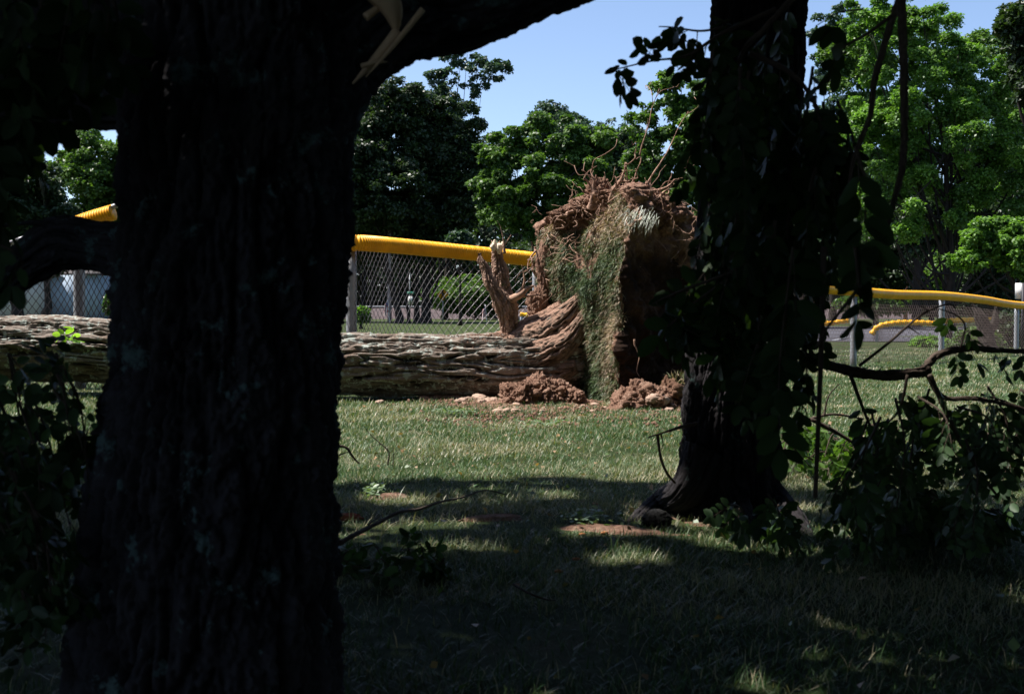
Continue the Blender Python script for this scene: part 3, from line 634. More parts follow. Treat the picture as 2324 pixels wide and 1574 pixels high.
# root flares curving up into the plate
mb = MB()
fl = lambda *a: [P(x, y, d) for x, y, d in a]
for q, rr in ((fl((1020, 815, 13.15), (1150, 795, 13.08), (1235, 765, 13.0), (1292, 715, 12.92), (1338, 652, 12.85)), [.10, .20, .22, .14, .05]),
              (fl((1020, 820, 13.2), (1150, 792, 13.2), (1235, 750, 13.15), (1285, 705, 13.15), (1315, 655, 13.15)), [.10, .22, .22, .14, .06]),
              (fl((1020, 840, 13.1), (1150, 830, 12.98), (1245, 802, 12.86), (1302, 760, 12.78), (1345, 680, 12.72)), [.08, .19, .19, .11, .035]),
              (fl((1020, 850, 13.1), (1160, 852, 12.98), (1255, 845, 12.86), (1308, 832, 12.76)), [.08, .19, .18, .07])):
    tube(mb, q, rr, 110, 160, disp=lambda a_, b_, c_: braid(a_, b_, c_, 5, .040, 61, 2.6))
FM = bark_mat('muddy_flare_bark', (.016, .010, .007), (.26, .19, .145), (.32, .32, .28), (.57, .66), 9, 45, .03)
n_ = FM.node_tree; p_ = [x for x in n_.nodes if x.type == 'BSDF_PRINCIPLED'][0]; src_ = p_.inputs['Base Color'].links[0].from_socket
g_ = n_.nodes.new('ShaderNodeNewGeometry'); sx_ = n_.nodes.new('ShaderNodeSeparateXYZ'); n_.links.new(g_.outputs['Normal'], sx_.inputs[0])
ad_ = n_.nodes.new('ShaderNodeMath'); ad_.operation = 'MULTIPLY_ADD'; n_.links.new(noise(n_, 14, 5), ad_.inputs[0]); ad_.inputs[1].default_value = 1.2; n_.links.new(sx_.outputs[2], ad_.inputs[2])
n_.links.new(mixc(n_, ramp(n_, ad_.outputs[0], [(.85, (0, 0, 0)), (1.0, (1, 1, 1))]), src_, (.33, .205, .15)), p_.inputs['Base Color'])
mb.build('root_flare', FM, ut)

ZT = lambda y: 1-(y*KY-304)/95.5
tab = np.array([[438, 1360, 1430, 1490], [452, 1322, 1442, 1515], [470, 1282, 1452, 1535], [495, 1246, 1450, 1555], [520, 1222, 1440, 1570], [545, 1212, 1428, 1580], [600, 1210, 1420, 1585], [650, 1222, 1414, 1575], [700, 1235, 1416, 1562], [760, 1240, 1412, 1560], [850, 1255, 1408, 1560], [900, 1262, 1404, 1556], [945, 1270, 1400, 1550]], float)
def plate():
    nz, seg = 210, (190, 110, 60, 90); y = np.linspace(438, 945, nz)[::-1]; z = ZT(y)
    xa, xb, xc = [np.interp(y, tab[:, 0], tab[:, k]) for k in (1, 2, 3)]
    wx = lambda x, d: (x*KX-512)/F*d
    A = np.column_stack([wx(xa, 13.5), 0*z+13.5, z]); B = np.column_stack([wx(xb, 12.15), 0*z+12.15, z]); C = np.column_stack([wx(xc, 13.1), 0*z+13.1, z])
    Dd = A+np.array([.45, .85, 0]); rows = []
    corners = [A, B, C, Dd]
    for k in range(4):
        p, q = corners[k], corners[(k+1) % 4]; t = (np.arange(seg[k])/seg[k])[None, :, None]
        rows.append(p[:, None]*(1-t)+q[:, None]*t)
    V = np.concatenate(rows, 1); ns = V.shape[1]; cen = V.mean(1, keepdims=True)
    cl = V.copy()
    for _ in range(5): V = (np.roll(V, 1, 1)+np.roll(V, -1, 1)+V)/3     # soften the corners
    tng = np.roll(V, -1, 1)-np.roll(V, 1, 1); nn = nrm(np.stack([tng[..., 1], -tng[..., 0], 0*tng[..., 0]], -1))
    s = np.zeros(ns); s[:190] = np.linspace(0, 1, 190); onface = np.zeros(ns); onface[4:186] = 1
    zz = V[..., 2]
    big = fbm(V*2.2, 3, 5)-.5; mid = fbm(V*7, 4, 6)-.5; fine = fbm(V*26, 3, 7)-.5
    amp = np.where(onface[None] > 0, .08, .36)*np.ones_like(zz)
    dsp = big*amp*1.3+mid*np.where(onface[None] > 0, .07, .20)+fine*np.where(onface[None] > 0, .02, .06)
    rim = sstep(1.72, 1.92, zz); ss = s[None]+0*zz
    dsp += rim*(.01+.16*mid+.10*fine)*np.where((ss > .5)&(ss < .93)&(onface[None] > 0), .35, 1)
    dsp -= onface[None]*.10*np.exp(-((ss-.50-.05*np.sin(zz*6))/.055)**2)*sstep(1.15, 1.5, zz)*sstep(2.0, 1.85, zz)
    dsp -= onface[None]*.07*np.exp(-((ss-.25)/.06)**2)*sstep(1.4, 1.6, zz)*sstep(1.95, 1.85, zz)
    dsp += onface[None]*.015*np.sin(ss*19+zz*2.2)*sstep(.2, .6, zz)
    V = V+nn*dsp[..., None]; V[..., 2] += .12*(fbm(V*[3, 3, .5], 3, 9)-.5)*sstep(1.2, 2.1, zz)
    # rounded top
    capr = []
    top = V[-1]; tc = top.mean(0)
    for k in range(1, 14):
        f = 1-k/13; r = tc+(top-tc)*f; r[:, 2] += .09*(1-f*f)+.16*(fbm(r*9, 4, 4)-.5); capr.append(r)
    V = np.concatenate([V, np.array(capr)]); nzz = len(V)
    shade_tint = np.ones((nzz, ns)); shade_tint[:, 188:330] = 0; shade_tint = np.clip(shade_tint+sstep(1.35, 1.75, V[..., 2])+.6*(fbm(V*4, 3, 44)-.5), 0, 1)  # shade painted on the right side of the plate, fading out towards the rim
    mb = MB(); mb.add(V.reshape(-1, 3), grid_faces(nzz, ns), shade_tint.ravel()); mb.build('root_plate', M['soil_plate'], ut)
    return V, nn, onface, s, zz
PV, PN, PF, PS, PZ = plate()
def lump(mb, c, r, seed, rough=.5, flat=None, n=70):
    th = np.linspace(0, 2*math.pi, n*2, endpoint=False); ph = np.linspace(.02, math.pi-.02, n)
    d = np.stack([np.sin(ph)[:, None]*np.cos(th)[None], np.sin(ph)[:, None]*np.sin(th)[None], np.cos(ph)[:, None]+0*th[None]], -1)
    r = np.asarray(r, float); p = d*r
    k = 1/np.mean(r); q = p*k*1.3+seed*3.7
    dd = (fbm(q, 3, seed)-.5)*rough*1.3+(np.abs(fbm(q*3.1, 4, seed+2)-.5))*rough*.9+(fbm(q*9, 3, seed+5)-.5)*rough*.5+(np.abs(fbm(q*19, 3, seed+6)-.5))*rough*.35
    p = p*(1+dd)[..., None]+np.asarray(c)
    mb.add(p.reshape(-1, 3), grid_faces(n, n*2), .5)
def turf():
    rng = np.random.default_rng(31); n = 70000
    i = rng.integers(0, PZ.shape[0]-1, n); j = rng.integers(3, 188, n)
    f = rng.random((n, 1)); g = rng.random((n, 1))
    pos = PV[i, j]*(1-f)*(1-g)+PV[i+1, j]*f*(1-g)+PV[i, j+1]*(1-f)*g+PV[i+1, j+1]*f*g
    z = pos[:, 2]; s = PS[j]
    cov = fbm(pos*4.2, 3, 15)
    topc = 1.86+.32*np.exp(-((s-.72)/.18)**2)-.10*np.exp(-((s-.35)/.12)**2)+.1*(fbm(pos*6, 2, 18)-.5)
    keep = (z < topc) & (rng.random(n) < sstep(.33, .47, cov)*.92+.08)
    pos, i, j, z, s, cov = pos[keep], i[keep], j[keep], z[keep], s[keep], cov[keep]; n = len(pos)
    nn = PN[i, j]; up = nrm(nn*rng.uniform(.2, 1.0, (n, 1))+rng.normal(size=(n, 3))*.8+np.array([-.10, 0, -.15]))
    lean = np.array([0, 0, -1.])+rng.normal(size=(n, 3))*.25
    X = nrm(lean-up*(lean*up).sum(-1, keepdims=True)); Y = np.cross(up, X); fr = np.stack([X, Y, up], -1)
    h = rng.uniform(.025, .085, n)*rng.uniform(.7, 1.2, n); wd = rng.uniform(.004, .009, n)
    gz = fbm(pos*[3, 3, 1.6], 3, 25)
    green = np.exp(-((s-.80)/.22)**2)*sstep(1.9, 1.4, z)*.12+np.exp(-((s-.72)/.1)**2)*.12
    t = np.clip(rng.normal(.50, .22, n)-green*1.3+(gz-.5)*1.5, 0, 1)
    mb = MB(); inst(mb, BLADE_V, BLADE_F, pos, fr, np.column_stack([h*1.2, wd, h]), t); mb.build('turf', M['turfblade'], ut, smooth=False)
    # pale grass tuft hanging from the top right corner
    n = 90; b = np.array([P(rng.uniform(1425, 1492), rng.uniform(474, 500), 12.05) for _ in range(n)])+rng.normal(size=(n, 3))*.03
    up = nrm(np.array([-.45, -.5, -.55])+rng.normal(size=(n, 3))*.25); lean = np.array([0, 0, -1.])+0*up
    X = nrm(lean-up*(lean*up).sum(-1, keepdims=True)); fr = np.stack([X, np.cross(up, X), up], -1); h = rng.uniform(.08, .19, n)
    mb = MB(); inst(mb, BLADE_V, BLADE_F, b, fr, np.column_stack([h*.6, 0*h+.005, h]), .9+0*h)
    mb.build('pale_grass_tuft', leaf_mat('pale_blades', [(0, (.3, .33, .28)), (1, (.42, .44, .38))], .2), ut, smooth=False)
turf()
def wander(a, b, k, amp, rng):
    t = np.linspace(0, 1, k)[:, None]; p = a*(1-t)+b*t; o = np.cumsum(rng.normal(size=(k, 3)), 0); o -= o[0]; o -= t*o[-1]*.6
    return p+o*amp*np.linalg.norm(b-a)
rr = np.random.default_rng(8)
for (x0, y0, x1, y1, r, d0, d1, am, kids) in (
    (1385, 455, 1420, 378, .034, 12.7, 12.6, .04, 5), (1345, 470, 1352, 432, .06, 12.8, 12.7, .05, 4), (1352, 440, 1348, 385, .016, 12.7, 12.7, .08, 5),
    (1425, 455, 1423, 370, .017, 12.7, 12.6, .03, 2), (1428, 450, 1455, 350, .014, 12.7, 12.7, .03, 2), (1452, 352, 1492, 200, .009, 12.7, 12.7, .02, 6), (1440, 470, 1560, 255, .012, 12.6, 12.9, .02, 3),
    (1462, 462, 1470, 412, .065, 12.6, 12.5, .05, 4), (1475, 470, 1520, 425, .035, 12.6, 12.5, .06, 5), (1500, 430, 1555, 408, .015, 12.5, 12.5, .08, 4), (1490, 440, 1530, 412, .02, 12.6, 12.6, .08, 5),
    (1490, 500, 1535, 470, .030, 12.8, 12.7, .06, 5), (1510, 478, 1550, 440, .016, 12.7, 12.7, .06, 5), (1500, 540, 1560, 505, .022, 13, 12.9, .08, 6), (1520, 570, 1575, 490, .018, 13, 13, .08, 6), (1545, 560, 1580, 500, .018, 13, 13, .08, 6),
    (1400, 450, 1395, 400, .02, 12.7, 12.6, .06, 4), (1300, 480, 1270, 500, .02, 12.9, 12.7, .07, 3), (1335, 470, 1310, 460, .018, 12.9, 12.7, .07, 4), (1215, 560, 1195, 590, .014, 13.4, 13.2, .1, 4), (1470, 480, 1440, 500, .03, 12.2, 12.1, .05, 3),
    (1530, 620, 1560, 570, .02, 12.9, 12.8, .08, 5), (1480, 510, 1560, 540, .02, 12.7, 12.8, .08, 5), (1440, 770, 1462, 860, .010, 12.1, 12.0, .06, 0), (1555, 880, 1575, 855, .03, 12.3, 12.2, .04, 0), (1500, 905, 1540, 868, .05, 12.3, 12.1, .03, 0), (1500, 740, 1560, 700, .015, 12.6, 12.6, .06, 2)):
    mb = MB(); a, b = P(x0, y0, d0), P(x1, y1, d1); w_ = wander(a, b, 7, am*.75, rr); rad_ = np.linspace(r*1.15, r*.3, 7)
    C = tube(mb, w_, rad_, 9, 36, disp=bark_disp(r*.35, 3, 9, 71))
    for q in range((kids+1)//2):
        s = C[rr.integers(6, 36)]; L = rr.uniform(.12, .42); e = s+nrm((b-a)[None]+rr.normal(size=(1, 3))*np.linalg.norm(b-a)*.9)[0]*L
        tube(mb, wander(s, e, 6, .12, rr), np.linspace(max(.004, r*.3), .0025, 6), 5, 16)
    mb.build('root', M['root'], ut)
def rootlets():
    rng = np.random.default_rng(18); mb = MB()
    for q in range(300):
        if q < 170: a = P(rng.uniform(1300, 1580), 0, 12.8); yy = np.interp((a[0]/12.8*F+512)/KX, [1300, 1350, 1440, 1500, 1580], [470, 445, 450, 490, 540]); a = P((a[0]/12.8*F+512)/KX, yy+rng.uniform(-12, 50), rng.uniform(12.3, 13.1)); d = nrm(rng.normal(size=(1, 3))+[[.2, -.2, .9]])[0]
        else: a = P(rng.uniform(1205, 1580), rng.uniform(480, 640), rng.uniform(12.4, 13.2)); d = nrm(rng.normal(size=(1, 3))+[[-.1, -.7, -.3]])[0]
        L = rng.uniform(.06, .28); tube(mb, wander(a, a+d*L, 5, .16, rng), np.linspace(.0042, .002, 5), 3, 9, tint=rng.uniform(.2, 1))
    tagit(mb.build('fine_rootlets', M['root'], ut), kind='stuff')
rootlets()
mb = MB(); lump(mb, P(1535, 590, 13.1), (.30, .3, .36), 4, .55); lump(mb, P(1500, 520, 12.9), (.22, .25, .18), 7, .6); lump(mb, P(1555, 545, 13.1), (.17, .25, .22), 8, .6)
mb.build('soil_clump', M['soil'], ut)
mb = MB(); lump(mb, P(1290, 492, 13.15), (.20, .2, .10), 14, .9); lump(mb, P(1350, 466, 13.0), (.20, .2, .12), 17, .9); lump(mb, P(1355, 442, 12.9), (.11, .1, .15), 37, .9); lump(mb, P(1480, 478, 12.7), (.18, .18, .16), 18, .8); lump(mb, P(1430, 448, 12.9), (.3, .25, .10), 28, .9); lump(mb, P(1505, 480, 12.9), (.2, .3, .14), 29, .9); lump(mb, P(1222, 700, 13.3), (.10, .12, .22), 19, .7); lump(mb, P(1240, 600, 13.35), (.1, .1, .3), 20, .6)
mb.build('soil_clump', M['soil'], ut)
# broken stub standing on the log
mb = MB(); bd = bark_disp(.035, 3.2, 7, 81, 1.6)
tube(mb, fl((1160, 775, 13.1), (1157, 745, 13.08), (1152, 710, 13.06), (1142, 680, 13.05), (1132, 650, 13.05)), [.15, .115, .125, .125, .05], 90, 110, disp=bd)
tube(mb, fl((1146, 715, 13.0), (1128, 672, 12.98), (1112, 640, 12.98), (1103, 612, 13.0), (1092, 592, 13.0), (1088, 574, 13.0)), [.085, .078, .070, .056, .045, .008], 80, 130, disp=bd)
tube(mb, fl((1150, 690, 13.1), (1142, 655, 13.1), (1136, 620, 13.1), (1130, 590, 13.1), (1127, 562, 13.1)), [.10, .098, .092, .070, .055], 80, 120, disp=bd)
for q_ in range(14): tube(mb, [P(1127+rg.uniform(-9, 9), 572, 13.08), P(1127+rg.uniform(-14, 16), rg.uniform(545, 562), 13.05)], [.014, .003], 5, 4, tint=1)
mb.build('broken_stub', M['deadwood'], ut)
mb = MB()
for x, y, s in ((1120, 560, .03), (1133, 563, .035), (1141, 556, .022), (1122, 550, .018)): lump(mb, P(x, y, 13.02), (s, s, s*1.5), int(x), .6, n=14)
mb.build('pale_break', flat_mat('fresh_broken_wood', (.75, .62, .47), .8, .2), ut)
for q, r in ((fl((1160, 680, 13), (1182, 668, 12.95), (1196, 655, 12.95), (1212, 648, 12.95)), [.05, .035, .025, .012]), (fl((1176, 668, 13), (1187, 650, 12.95), (1190, 630, 12.95), (1184, 600, 12.95)), [.02, .016, .012, .005]),
             (fl((1170, 672, 13), (1200, 672, 12.95), (1225, 668, 12.95)), [.02, .012, .006]), (fl((1145, 575, 12.95), (1143, 548, 12.95), (1136, 515, 12.95), (1128, 500, 12.95)), [.02, .012, .006, .003]), (fl((1142, 560, 12.95), (1152, 545, 12.95), (1160, 532, 12.95)), [.012, .007, .003])):
    mb = MB(); tube(mb, q, r, 7, 24, disp=bark_disp(.006, 3, 9, 5)); mb.build('root', M['root'], ut)

# loose soil, clods, stones
def heap(name, label, cx, base_y, hw, hh, seed, mat, cat='soil heap', parts=5, turfy=False):
    g = PG(cx, base_y); sc = S(1, g[1]); rng = np.random.default_rng(seed)
    mb = MB()
    for k in range(parts):
        f = (k+.5)/parts*2-1; hgt = hh*sc*(1-.45*f*f)*rng.uniform(.75, 1.1)
        lump(mb, g+[f*hw*sc*.8, rng.uniform(.05, .35), hgt*.15], (hw*sc/parts*1.9, .26, hgt*.85), seed+k, .75, n=90)
    for k in range(300):
        a = rng.uniform(-1.25, 1.25); r = .007+.035*rng.random()**2; p = g+[a*hw*sc, rng.uniform(-.22, .05), 0]; h = max(0, hh*sc*(1-a*a)*rng.random()*.9)
        lump(mb, p+[0, .12, h], (r*1.2, r, r), seed*7+k, .6, n=7)
    o = mb.build(name, mat); tagit(o, label, cat, 'loose soil below the root plate'); return o
heap('soil_heap', 'long crumbly brown soil heap in front of the log end', 1232, 918, 100, 58, 300, M['soil'], parts=6)
heap('soil_heap', 'broken red soil heap between the turf plate and the right trunk', 1468, 932, 66, 62, 310, M['soil'], parts=4)
heap('soil_heap', 'rounded soil clod with grass touching the right trunk', 1535, 930, 26, 64, 320, M['soil_dark'], parts=2)
heap('soil_heap', 'thin scatter of soil under the middle of the log', 1020, 905, 50, 6, 330, M['soil'], parts=4)
mb = MB(); rng = np.random.default_rng(4)
n = 900; pts_ = np.array([PG(rng.uniform(1380, 1550), rng.uniform(922, 930)) for _ in range(n)])
g = P(1535, 900, 12.0); d = rand_dirs(700, rng); d[:, 1] = -np.abs(d[:, 1]); b = g+d*[.15, .3, .22]
up = nrm(d+rng.normal(size=d.shape)*.4+[0, 0, -.1]); X = nrm(np.cross(up, rng.normal(size=up.shape))); h = rng.uniform(.04, .09, len(b))
inst(mb, BLADE_V, BLADE_F, b, np.stack([X, np.cross(up, X), up], -1), np.column_stack([h, 0*h+.006, h]), np.clip(rng.normal(.55, .2, len(b)), 0, 1))
tagit(mb.build('turf_tuft', M['turfblade'], smooth=False), 'grass tuft growing on the soil clod at the right trunk', 'grass tuft')
sg = 'stones scattered below the log'
rng = np.random.default_rng(55)
stone_me = []
for k in range(5):
    mb = MB(); lump(mb, (0, 0, 0), (1, .8, .5), 900+k, .55, n=22); o = mb.build('stone', M['stone']); stone_me.append(o.data); bpy.data.objects.remove(o)
def stone(x, y, r, label, rz=None, up=.3):
    o = bpy.data.objects.new('stone', stone_me[rng.integers(0, 5)]); COL.objects.link(o); g = PG(x, y)
    o.location = (g[0], g[1], float(zg(g[0], g[1]))+r*up); o.scale = (r,)*3; o.rotation_euler = (0, 0, rng.uniform(0, 6) if rz is None else rz)
    tagit(o, label, 'stone', sg)
stone(1492, 934, .11, 'large flat tan stone lying on the right soil heap', 0.2, .9)
stone(1090, 910, .085, 'pale flat stone at the left end of the long soil heap')
stone(862, 912, .05, 'small stone alone on the grass under the log, near the big trunk')
for k in range(95):
    x = rng.uniform(1040, 1150) if k < 60 else rng.uniform(1130, 1550); y = rng.uniform(898, 916) if k < 60 else rng.uniform(918, 938)
    stone(x, y, rng.uniform(.018, .055), 'small tan pebble in the stony strip along the soil heaps')
mb = MB(); n = 9500; xs = np.where(rng.random(n) < .4, rng.normal(1110, 80, n), rng.uniform(1080, 1560, n)); ys = 896+rng.gamma(2.2, 11, n)-np.clip((1150-xs)/200, 0, 1)*18
ps = np.array([PG(a, b) for a, b in zip(xs, ys)]); ps[:, 2] = zg(ps[:, 0], ps[:, 1])+.005
CUBE_V = np.array([[1,0,0],[0,1,0],[-1,0,0],[0,-1,0],[0,0,.8],[0,0,-.8]], float); CUBE_F = np.array([[0,1,4],[1,2,4],[2,3,4],[3,0,4],[1,0,5],[2,1,5],[3,2,5],[0,3,5]])
inst(mb, CUBE_V, CUBE_F, ps, frames(rng.normal(size=(n, 3)), None, rng), rng.uniform(.004, .012, n)+.022*rng.random(n)**6, 0.5)
n2 = 2600; tt = rng.random(n2); th = rng.normal(0, .5, n2)      # crumbs of soil lying on the log towards the roots
xs = 1000+300*tt**.6; dx = (xs*KX-512)/F*13.05; lz = np.interp(xs, [a[0] for a in lp], [a[2]+a[3] for a in lp])
ps = np.column_stack([dx, 13.05+.3*np.sin(th), lz-.02-.33*(1-np.cos(th))])
inst(mb, CUBE_V, CUBE_F, ps, frames(rng.normal(size=(n2, 3)), None, rng), rng.uniform(.004, .014, n2), 0.5)
tagit(mb.build('soil_crumbs', M['soil']), 'fine soil crumbs and grit spilled around the roots', 'soil', kind='stuff')
# dark stone and wood chips near the right trunk
mb = MB(); lump(mb, PG(1490, 1196)+[0, 0, .03], (.062, .05, .045), 41, .4, n=40)
tagit(mb.build('stone', flat_mat('black_stone', (.02, .02, .02), .9, .2)), 'black rounded stone at the foot of the right trunk', 'stone')
for k, (x, y) in enumerate(((1350, 1152), (1322, 1222), (1372, 1219), (1308, 1280), (1268, 1308), (1205, 1150))):
    mb = MB(); p = PG(x, y)+[0, 0, .02]; lump(mb, p, (.016, .009, .006), 60+k, .6, n=10)
    tagit(mb.build('wood_chip', flat_mat('orange_wood_chip', (.40, .17, .07), .8, .2)), 'small orange wood chip lying in the lawn gap between the trunks', 'wood chip', 'orange wood chips')
mb = MB(); lump(mb, PG(788, 1185)+[0, 0, .02], (.07, .03, .022), 66, .6, n=24)
tagit(mb.build('bark_chunk', flat_mat('red_bark_chunk', (.30, .09, .05), .9, .2)), 'red brown bark chunk on the grass beside the big trunk', 'bark piece')
def bare_sheet():
    xs = np.linspace(-1.5, 1.6, 260); ys = np.linspace(4.9, 6.5, 150); X, Y = np.meshgrid(xs, ys)
    f = bare_field(X, Y)*1.0+(fbm(np.stack([X*3, Y*4, 0*X], -1), 3, 78)-.5)*2.0-.24; Z = zg(X, Y)+np.clip((f-.48)*.10, -.03, .012)+.010*(fbm(np.stack([X*14, Y*14, 0*X], -1), 4, 79)-.5)
    i = np.arange(149)[:, None]*260; j = np.arange(259)[None]; mb = MB()
    mb.add(np.stack([X, Y, Z], -1).reshape(-1, 3), np.stack([i+j, i+j+1, i+260+j+1, i+260+j], -1).reshape(-1, 4)); tagit(mb.build('bare_soil', M['soil']), kind='structure')
bare_sheet()

def litter():
    rng = np.random.default_rng(91); n = 900; q = np.column_stack([rng.uniform(-3, 4.5, n), rng.uniform(3, 12, n)]); z = zg(q[:, 0], q[:, 1])+rng.uniform(.015, .05, n)
    mb = MB(); inst(mb, LEAF_V*[1, 1.2, 1.5], LEAF_F, np.column_stack([q, z]), frames(rng.normal(size=(n, 3))*.5+[0, 0, .8], None, rng), rng.uniform(.015, .045, n), np.where(rng.random(n) < .55, rng.uniform(.6, 1, n), rng.uniform(0, .4, n)))
    tagit(mb.build('leaf_litter', leaf_mat('litter_leaves', [(0, (.05, .10, .03)), (.5, (.09, .14, .05)), (.7, (.22, .15, .08)), (1, (.36, .20, .10))], .2), smooth=False), 'scattered small fallen leaves and dry bits on the lawn', 'leaf litter', kind='stuff')
litter()
for k, (x, y, w_) in enumerate(((1030, 942, 60), (1235, 970, 75), (850, 1130, 20), (1330, 1195, 70))):
    rng = np.random.default_rng(95+k); n = 140; c = PG(x, y); q = c+np.column_stack([rng.normal(size=n)*S(w_*.4, c[1]), rng.normal(size=n)*.07, rng.uniform(.03, .06, n)])
    mb = MB(); inst(mb, OVAL_V, OVAL_F, q, frames(rng.normal(size=(n, 3))*.3+[0, 0, 1], None, rng), rng.uniform(.02, .04, n), rng.random(n))
    tagit(mb.build('weed_patch', leaf_mat('pale_weed_leaves', [(0, (.09, .14, .07)), (1, (.18, .25, .14))], .3)), ('pale leafy weeds in the sunny lawn below the long soil heap', 'pale flat weeds in the middle of the sunny lawn', 'tiny weed patch in the lawn near the big trunk', 'coarse grass-like weeds beside the bare soil patch')[k], 'weeds', 'weed patches in the lawn')
# twigs on the lawn
def twig(name, label, paths):
    t = MB()
    for pts_, r0, r1 in paths: tube(t, wander_pts(pts_), np.linspace(r0, r1, len(pts_)), 7, len(pts_)*8, disp=bark_disp(r0*.25, 3, 14, 7))
    tagit(t.build(name, M['twig']), label, 'twig', 'twigs on the lawn')
def wander_pts(p): return [np.asarray(q) for q in p]
def gz(x, y, h): p = PG(x, y); p[2] = h; return p
def tp(*a): return [P(x, y, d) for x, y, d in a]
twig('fallen_twig', 'long dark crooked twig slanting over the grass by the big trunk', [(tp((770, 1232, 4.3), (800, 1215, 4.4), (850, 1190, 4.6), (905, 1162, 4.8), (950, 1155, 5.0), (1000, 1138, 5.2), (1050, 1128, 5.5), (1100, 1112, 5.8), (1150, 1122, 5.9)), .011, .003), (tp((835, 1190, 4.55), (870, 1165, 4.7)), .004, .001)])
twig('fallen_twig', 'grey forked twig leaning on the right trunk', [(tp((1580, 960, 5.5), (1540, 970, 5.4), (1510, 980, 5.35), (1472, 992, 5.3)), .010, .004), (tp((1492, 986, 5.35), (1500, 1040, 5.35), (1515, 1075, 5.35), (1532, 1095, 5.4)), .008, .006), (tp((1500, 984, 5.35), (1505, 1010, 5.35), (1498, 1030, 5.3)), .004, .001)])
twig('fallen_twig', 'thin upright twig in the sunlit grass near the big trunk', [(tp((880, 1055, 7.6), (882, 1025, 7.6), (862, 1005, 7.6), (840, 985, 7.6), (825, 965, 7.6)), .006, .002), (tp((892, 1060, 7.6), (893, 1015, 7.6)), .004, .002), (tp((864, 1007, 7.6), (835, 1015, 7.6)), .003, .001)])
twig('fallen_twig', 'bent dark twig emerging from behind the big trunk', [(tp((760, 1010, 7), (785, 1015, 7), (800, 1035, 7), (815, 1052, 7)), .011, .005), (tp((770, 1032, 7), (790, 1025, 7)), .006, .003)])
twig('fallen_twig', 'small pale twig on the sunny lawn below the soil heaps', [(tp((1185, 945+35, 9.9), (1215, 977, 9.95), (1250, 966, 10)), .006, .002)])
twig('fallen_twig', 'dark twig lying in the shaded grass at the bottom middle', [(tp((1165, 1325, 4.15), (1200, 1345, 4.05), (1240, 1360, 4.0), (1262, 1362, 3.98)), .005, .002)])
twig('fallen_twig', 'knotty pale twigs on the lawn right of the right trunk', [(tp((1760, 960, 6.7), (1830, 952, 6.8), (1890, 940, 6.9), (1960, 950, 7)), .012, .006), (tp((1840, 950, 6.8), (1930, 1000, 6.8), (2010, 1060, 6.8), (2060, 1080, 6.8)), .014, .006), (tp((1870, 945, 6.8), (1880, 900, 6.8), (1905, 870, 6.8)), .007, .003), (tp((1790, 955, 6.8), (1800, 1010, 6.8), (1840, 1060, 6.8)), .006, .003)])

# ------------------------------------------------------------------ fences
def cap_tube(mb, pts, r, pitch=.022, amp=.006, sides=18):
    C0, _ = smooth_path(pts, [r]*len(pts), 200); L = np.linalg.norm(np.diff(C0, axis=0), axis=1).sum()
    n = int(L/pitch*5)
    def f(th, s, R): return amp*np.sin(s/pitch*2*math.pi), .5+0*s
    tube(mb, pts, [r]*len(pts), sides, n, disp=f)
def chain(mb, top, bot, cell=.062, r=.0022, vert=1.0):
    """woven zigzag wires between the top and bottom polylines (lists of 3D points)"""
    T0, _ = smooth_path(top, [1]*len(top), 200); B0, _ = smooth_path(bot, [1]*len(bot), 200)
    s = np.concatenate([[0], np.cumsum(np.linalg.norm(np.diff(T0, axis=0), axis=1))]); L = s[-1]; nc = int(L/cell)
    H = np.mean(np.linalg.norm(T0-B0, axis=1)); nr = int(H/cell/2/vert)
    u = (np.arange(nc+2))*cell/L
    def at(uu, vv):
        k = np.clip(uu, 0, 1)*199; a = np.stack([np.interp(k, np.arange(200), T0[:, q]) for q in range(3)], -1); b = np.stack([np.interp(k, np.arange(200), B0[:, q]) for q in range(3)], -1)
        p = a*(1-vv[..., None])+b*vv[..., None]
        w_ = (fbm(np.stack([uu*L*1.2, vv*1.5, 0*uu], -1), 2, 3)-.5)*.05*np.sin(vv*math.pi)
        p[..., 1] += w_; p[..., 0] += w_*.3; return p
    vs = np.linspace(0, 1, nr*2+1)
    for c in range(nc+1):
        uu = u[c]+((np.arange(len(vs))+c) % 2)*cell/L; p = at(uu, vs)
        p[:, 1] += np.where((np.arange(len(vs))+c) % 2 == 0, .004, -.004)
        a, b = p[:-1], p[1:]; d = nrm(b-a); sd = nrm(np.cross(d, [[0., 1, .1]])); ud = np.cross(d, sd)
        V = np.stack([e+o*r for e in (a, b) for o in (sd, ud, -sd, -ud)], 1)
        k = len(a); base = (np.arange(k)*8)[:, None, None]
        Fq = np.array([[0,1,5,4],[1,2,6,5],[2,3,7,6],[3,0,4,7]])[None]+base
        mb.add(V.reshape(-1, 3), Fq.reshape(-1, 4), .5)
def post(parent, p, h, r=.03):
    mb = MB(); tube(mb, [(p[0], p[1], -.1), (p[0], p[1], h)], [r, r], 14, 6); return mb.build('post', M['galv'], parent)
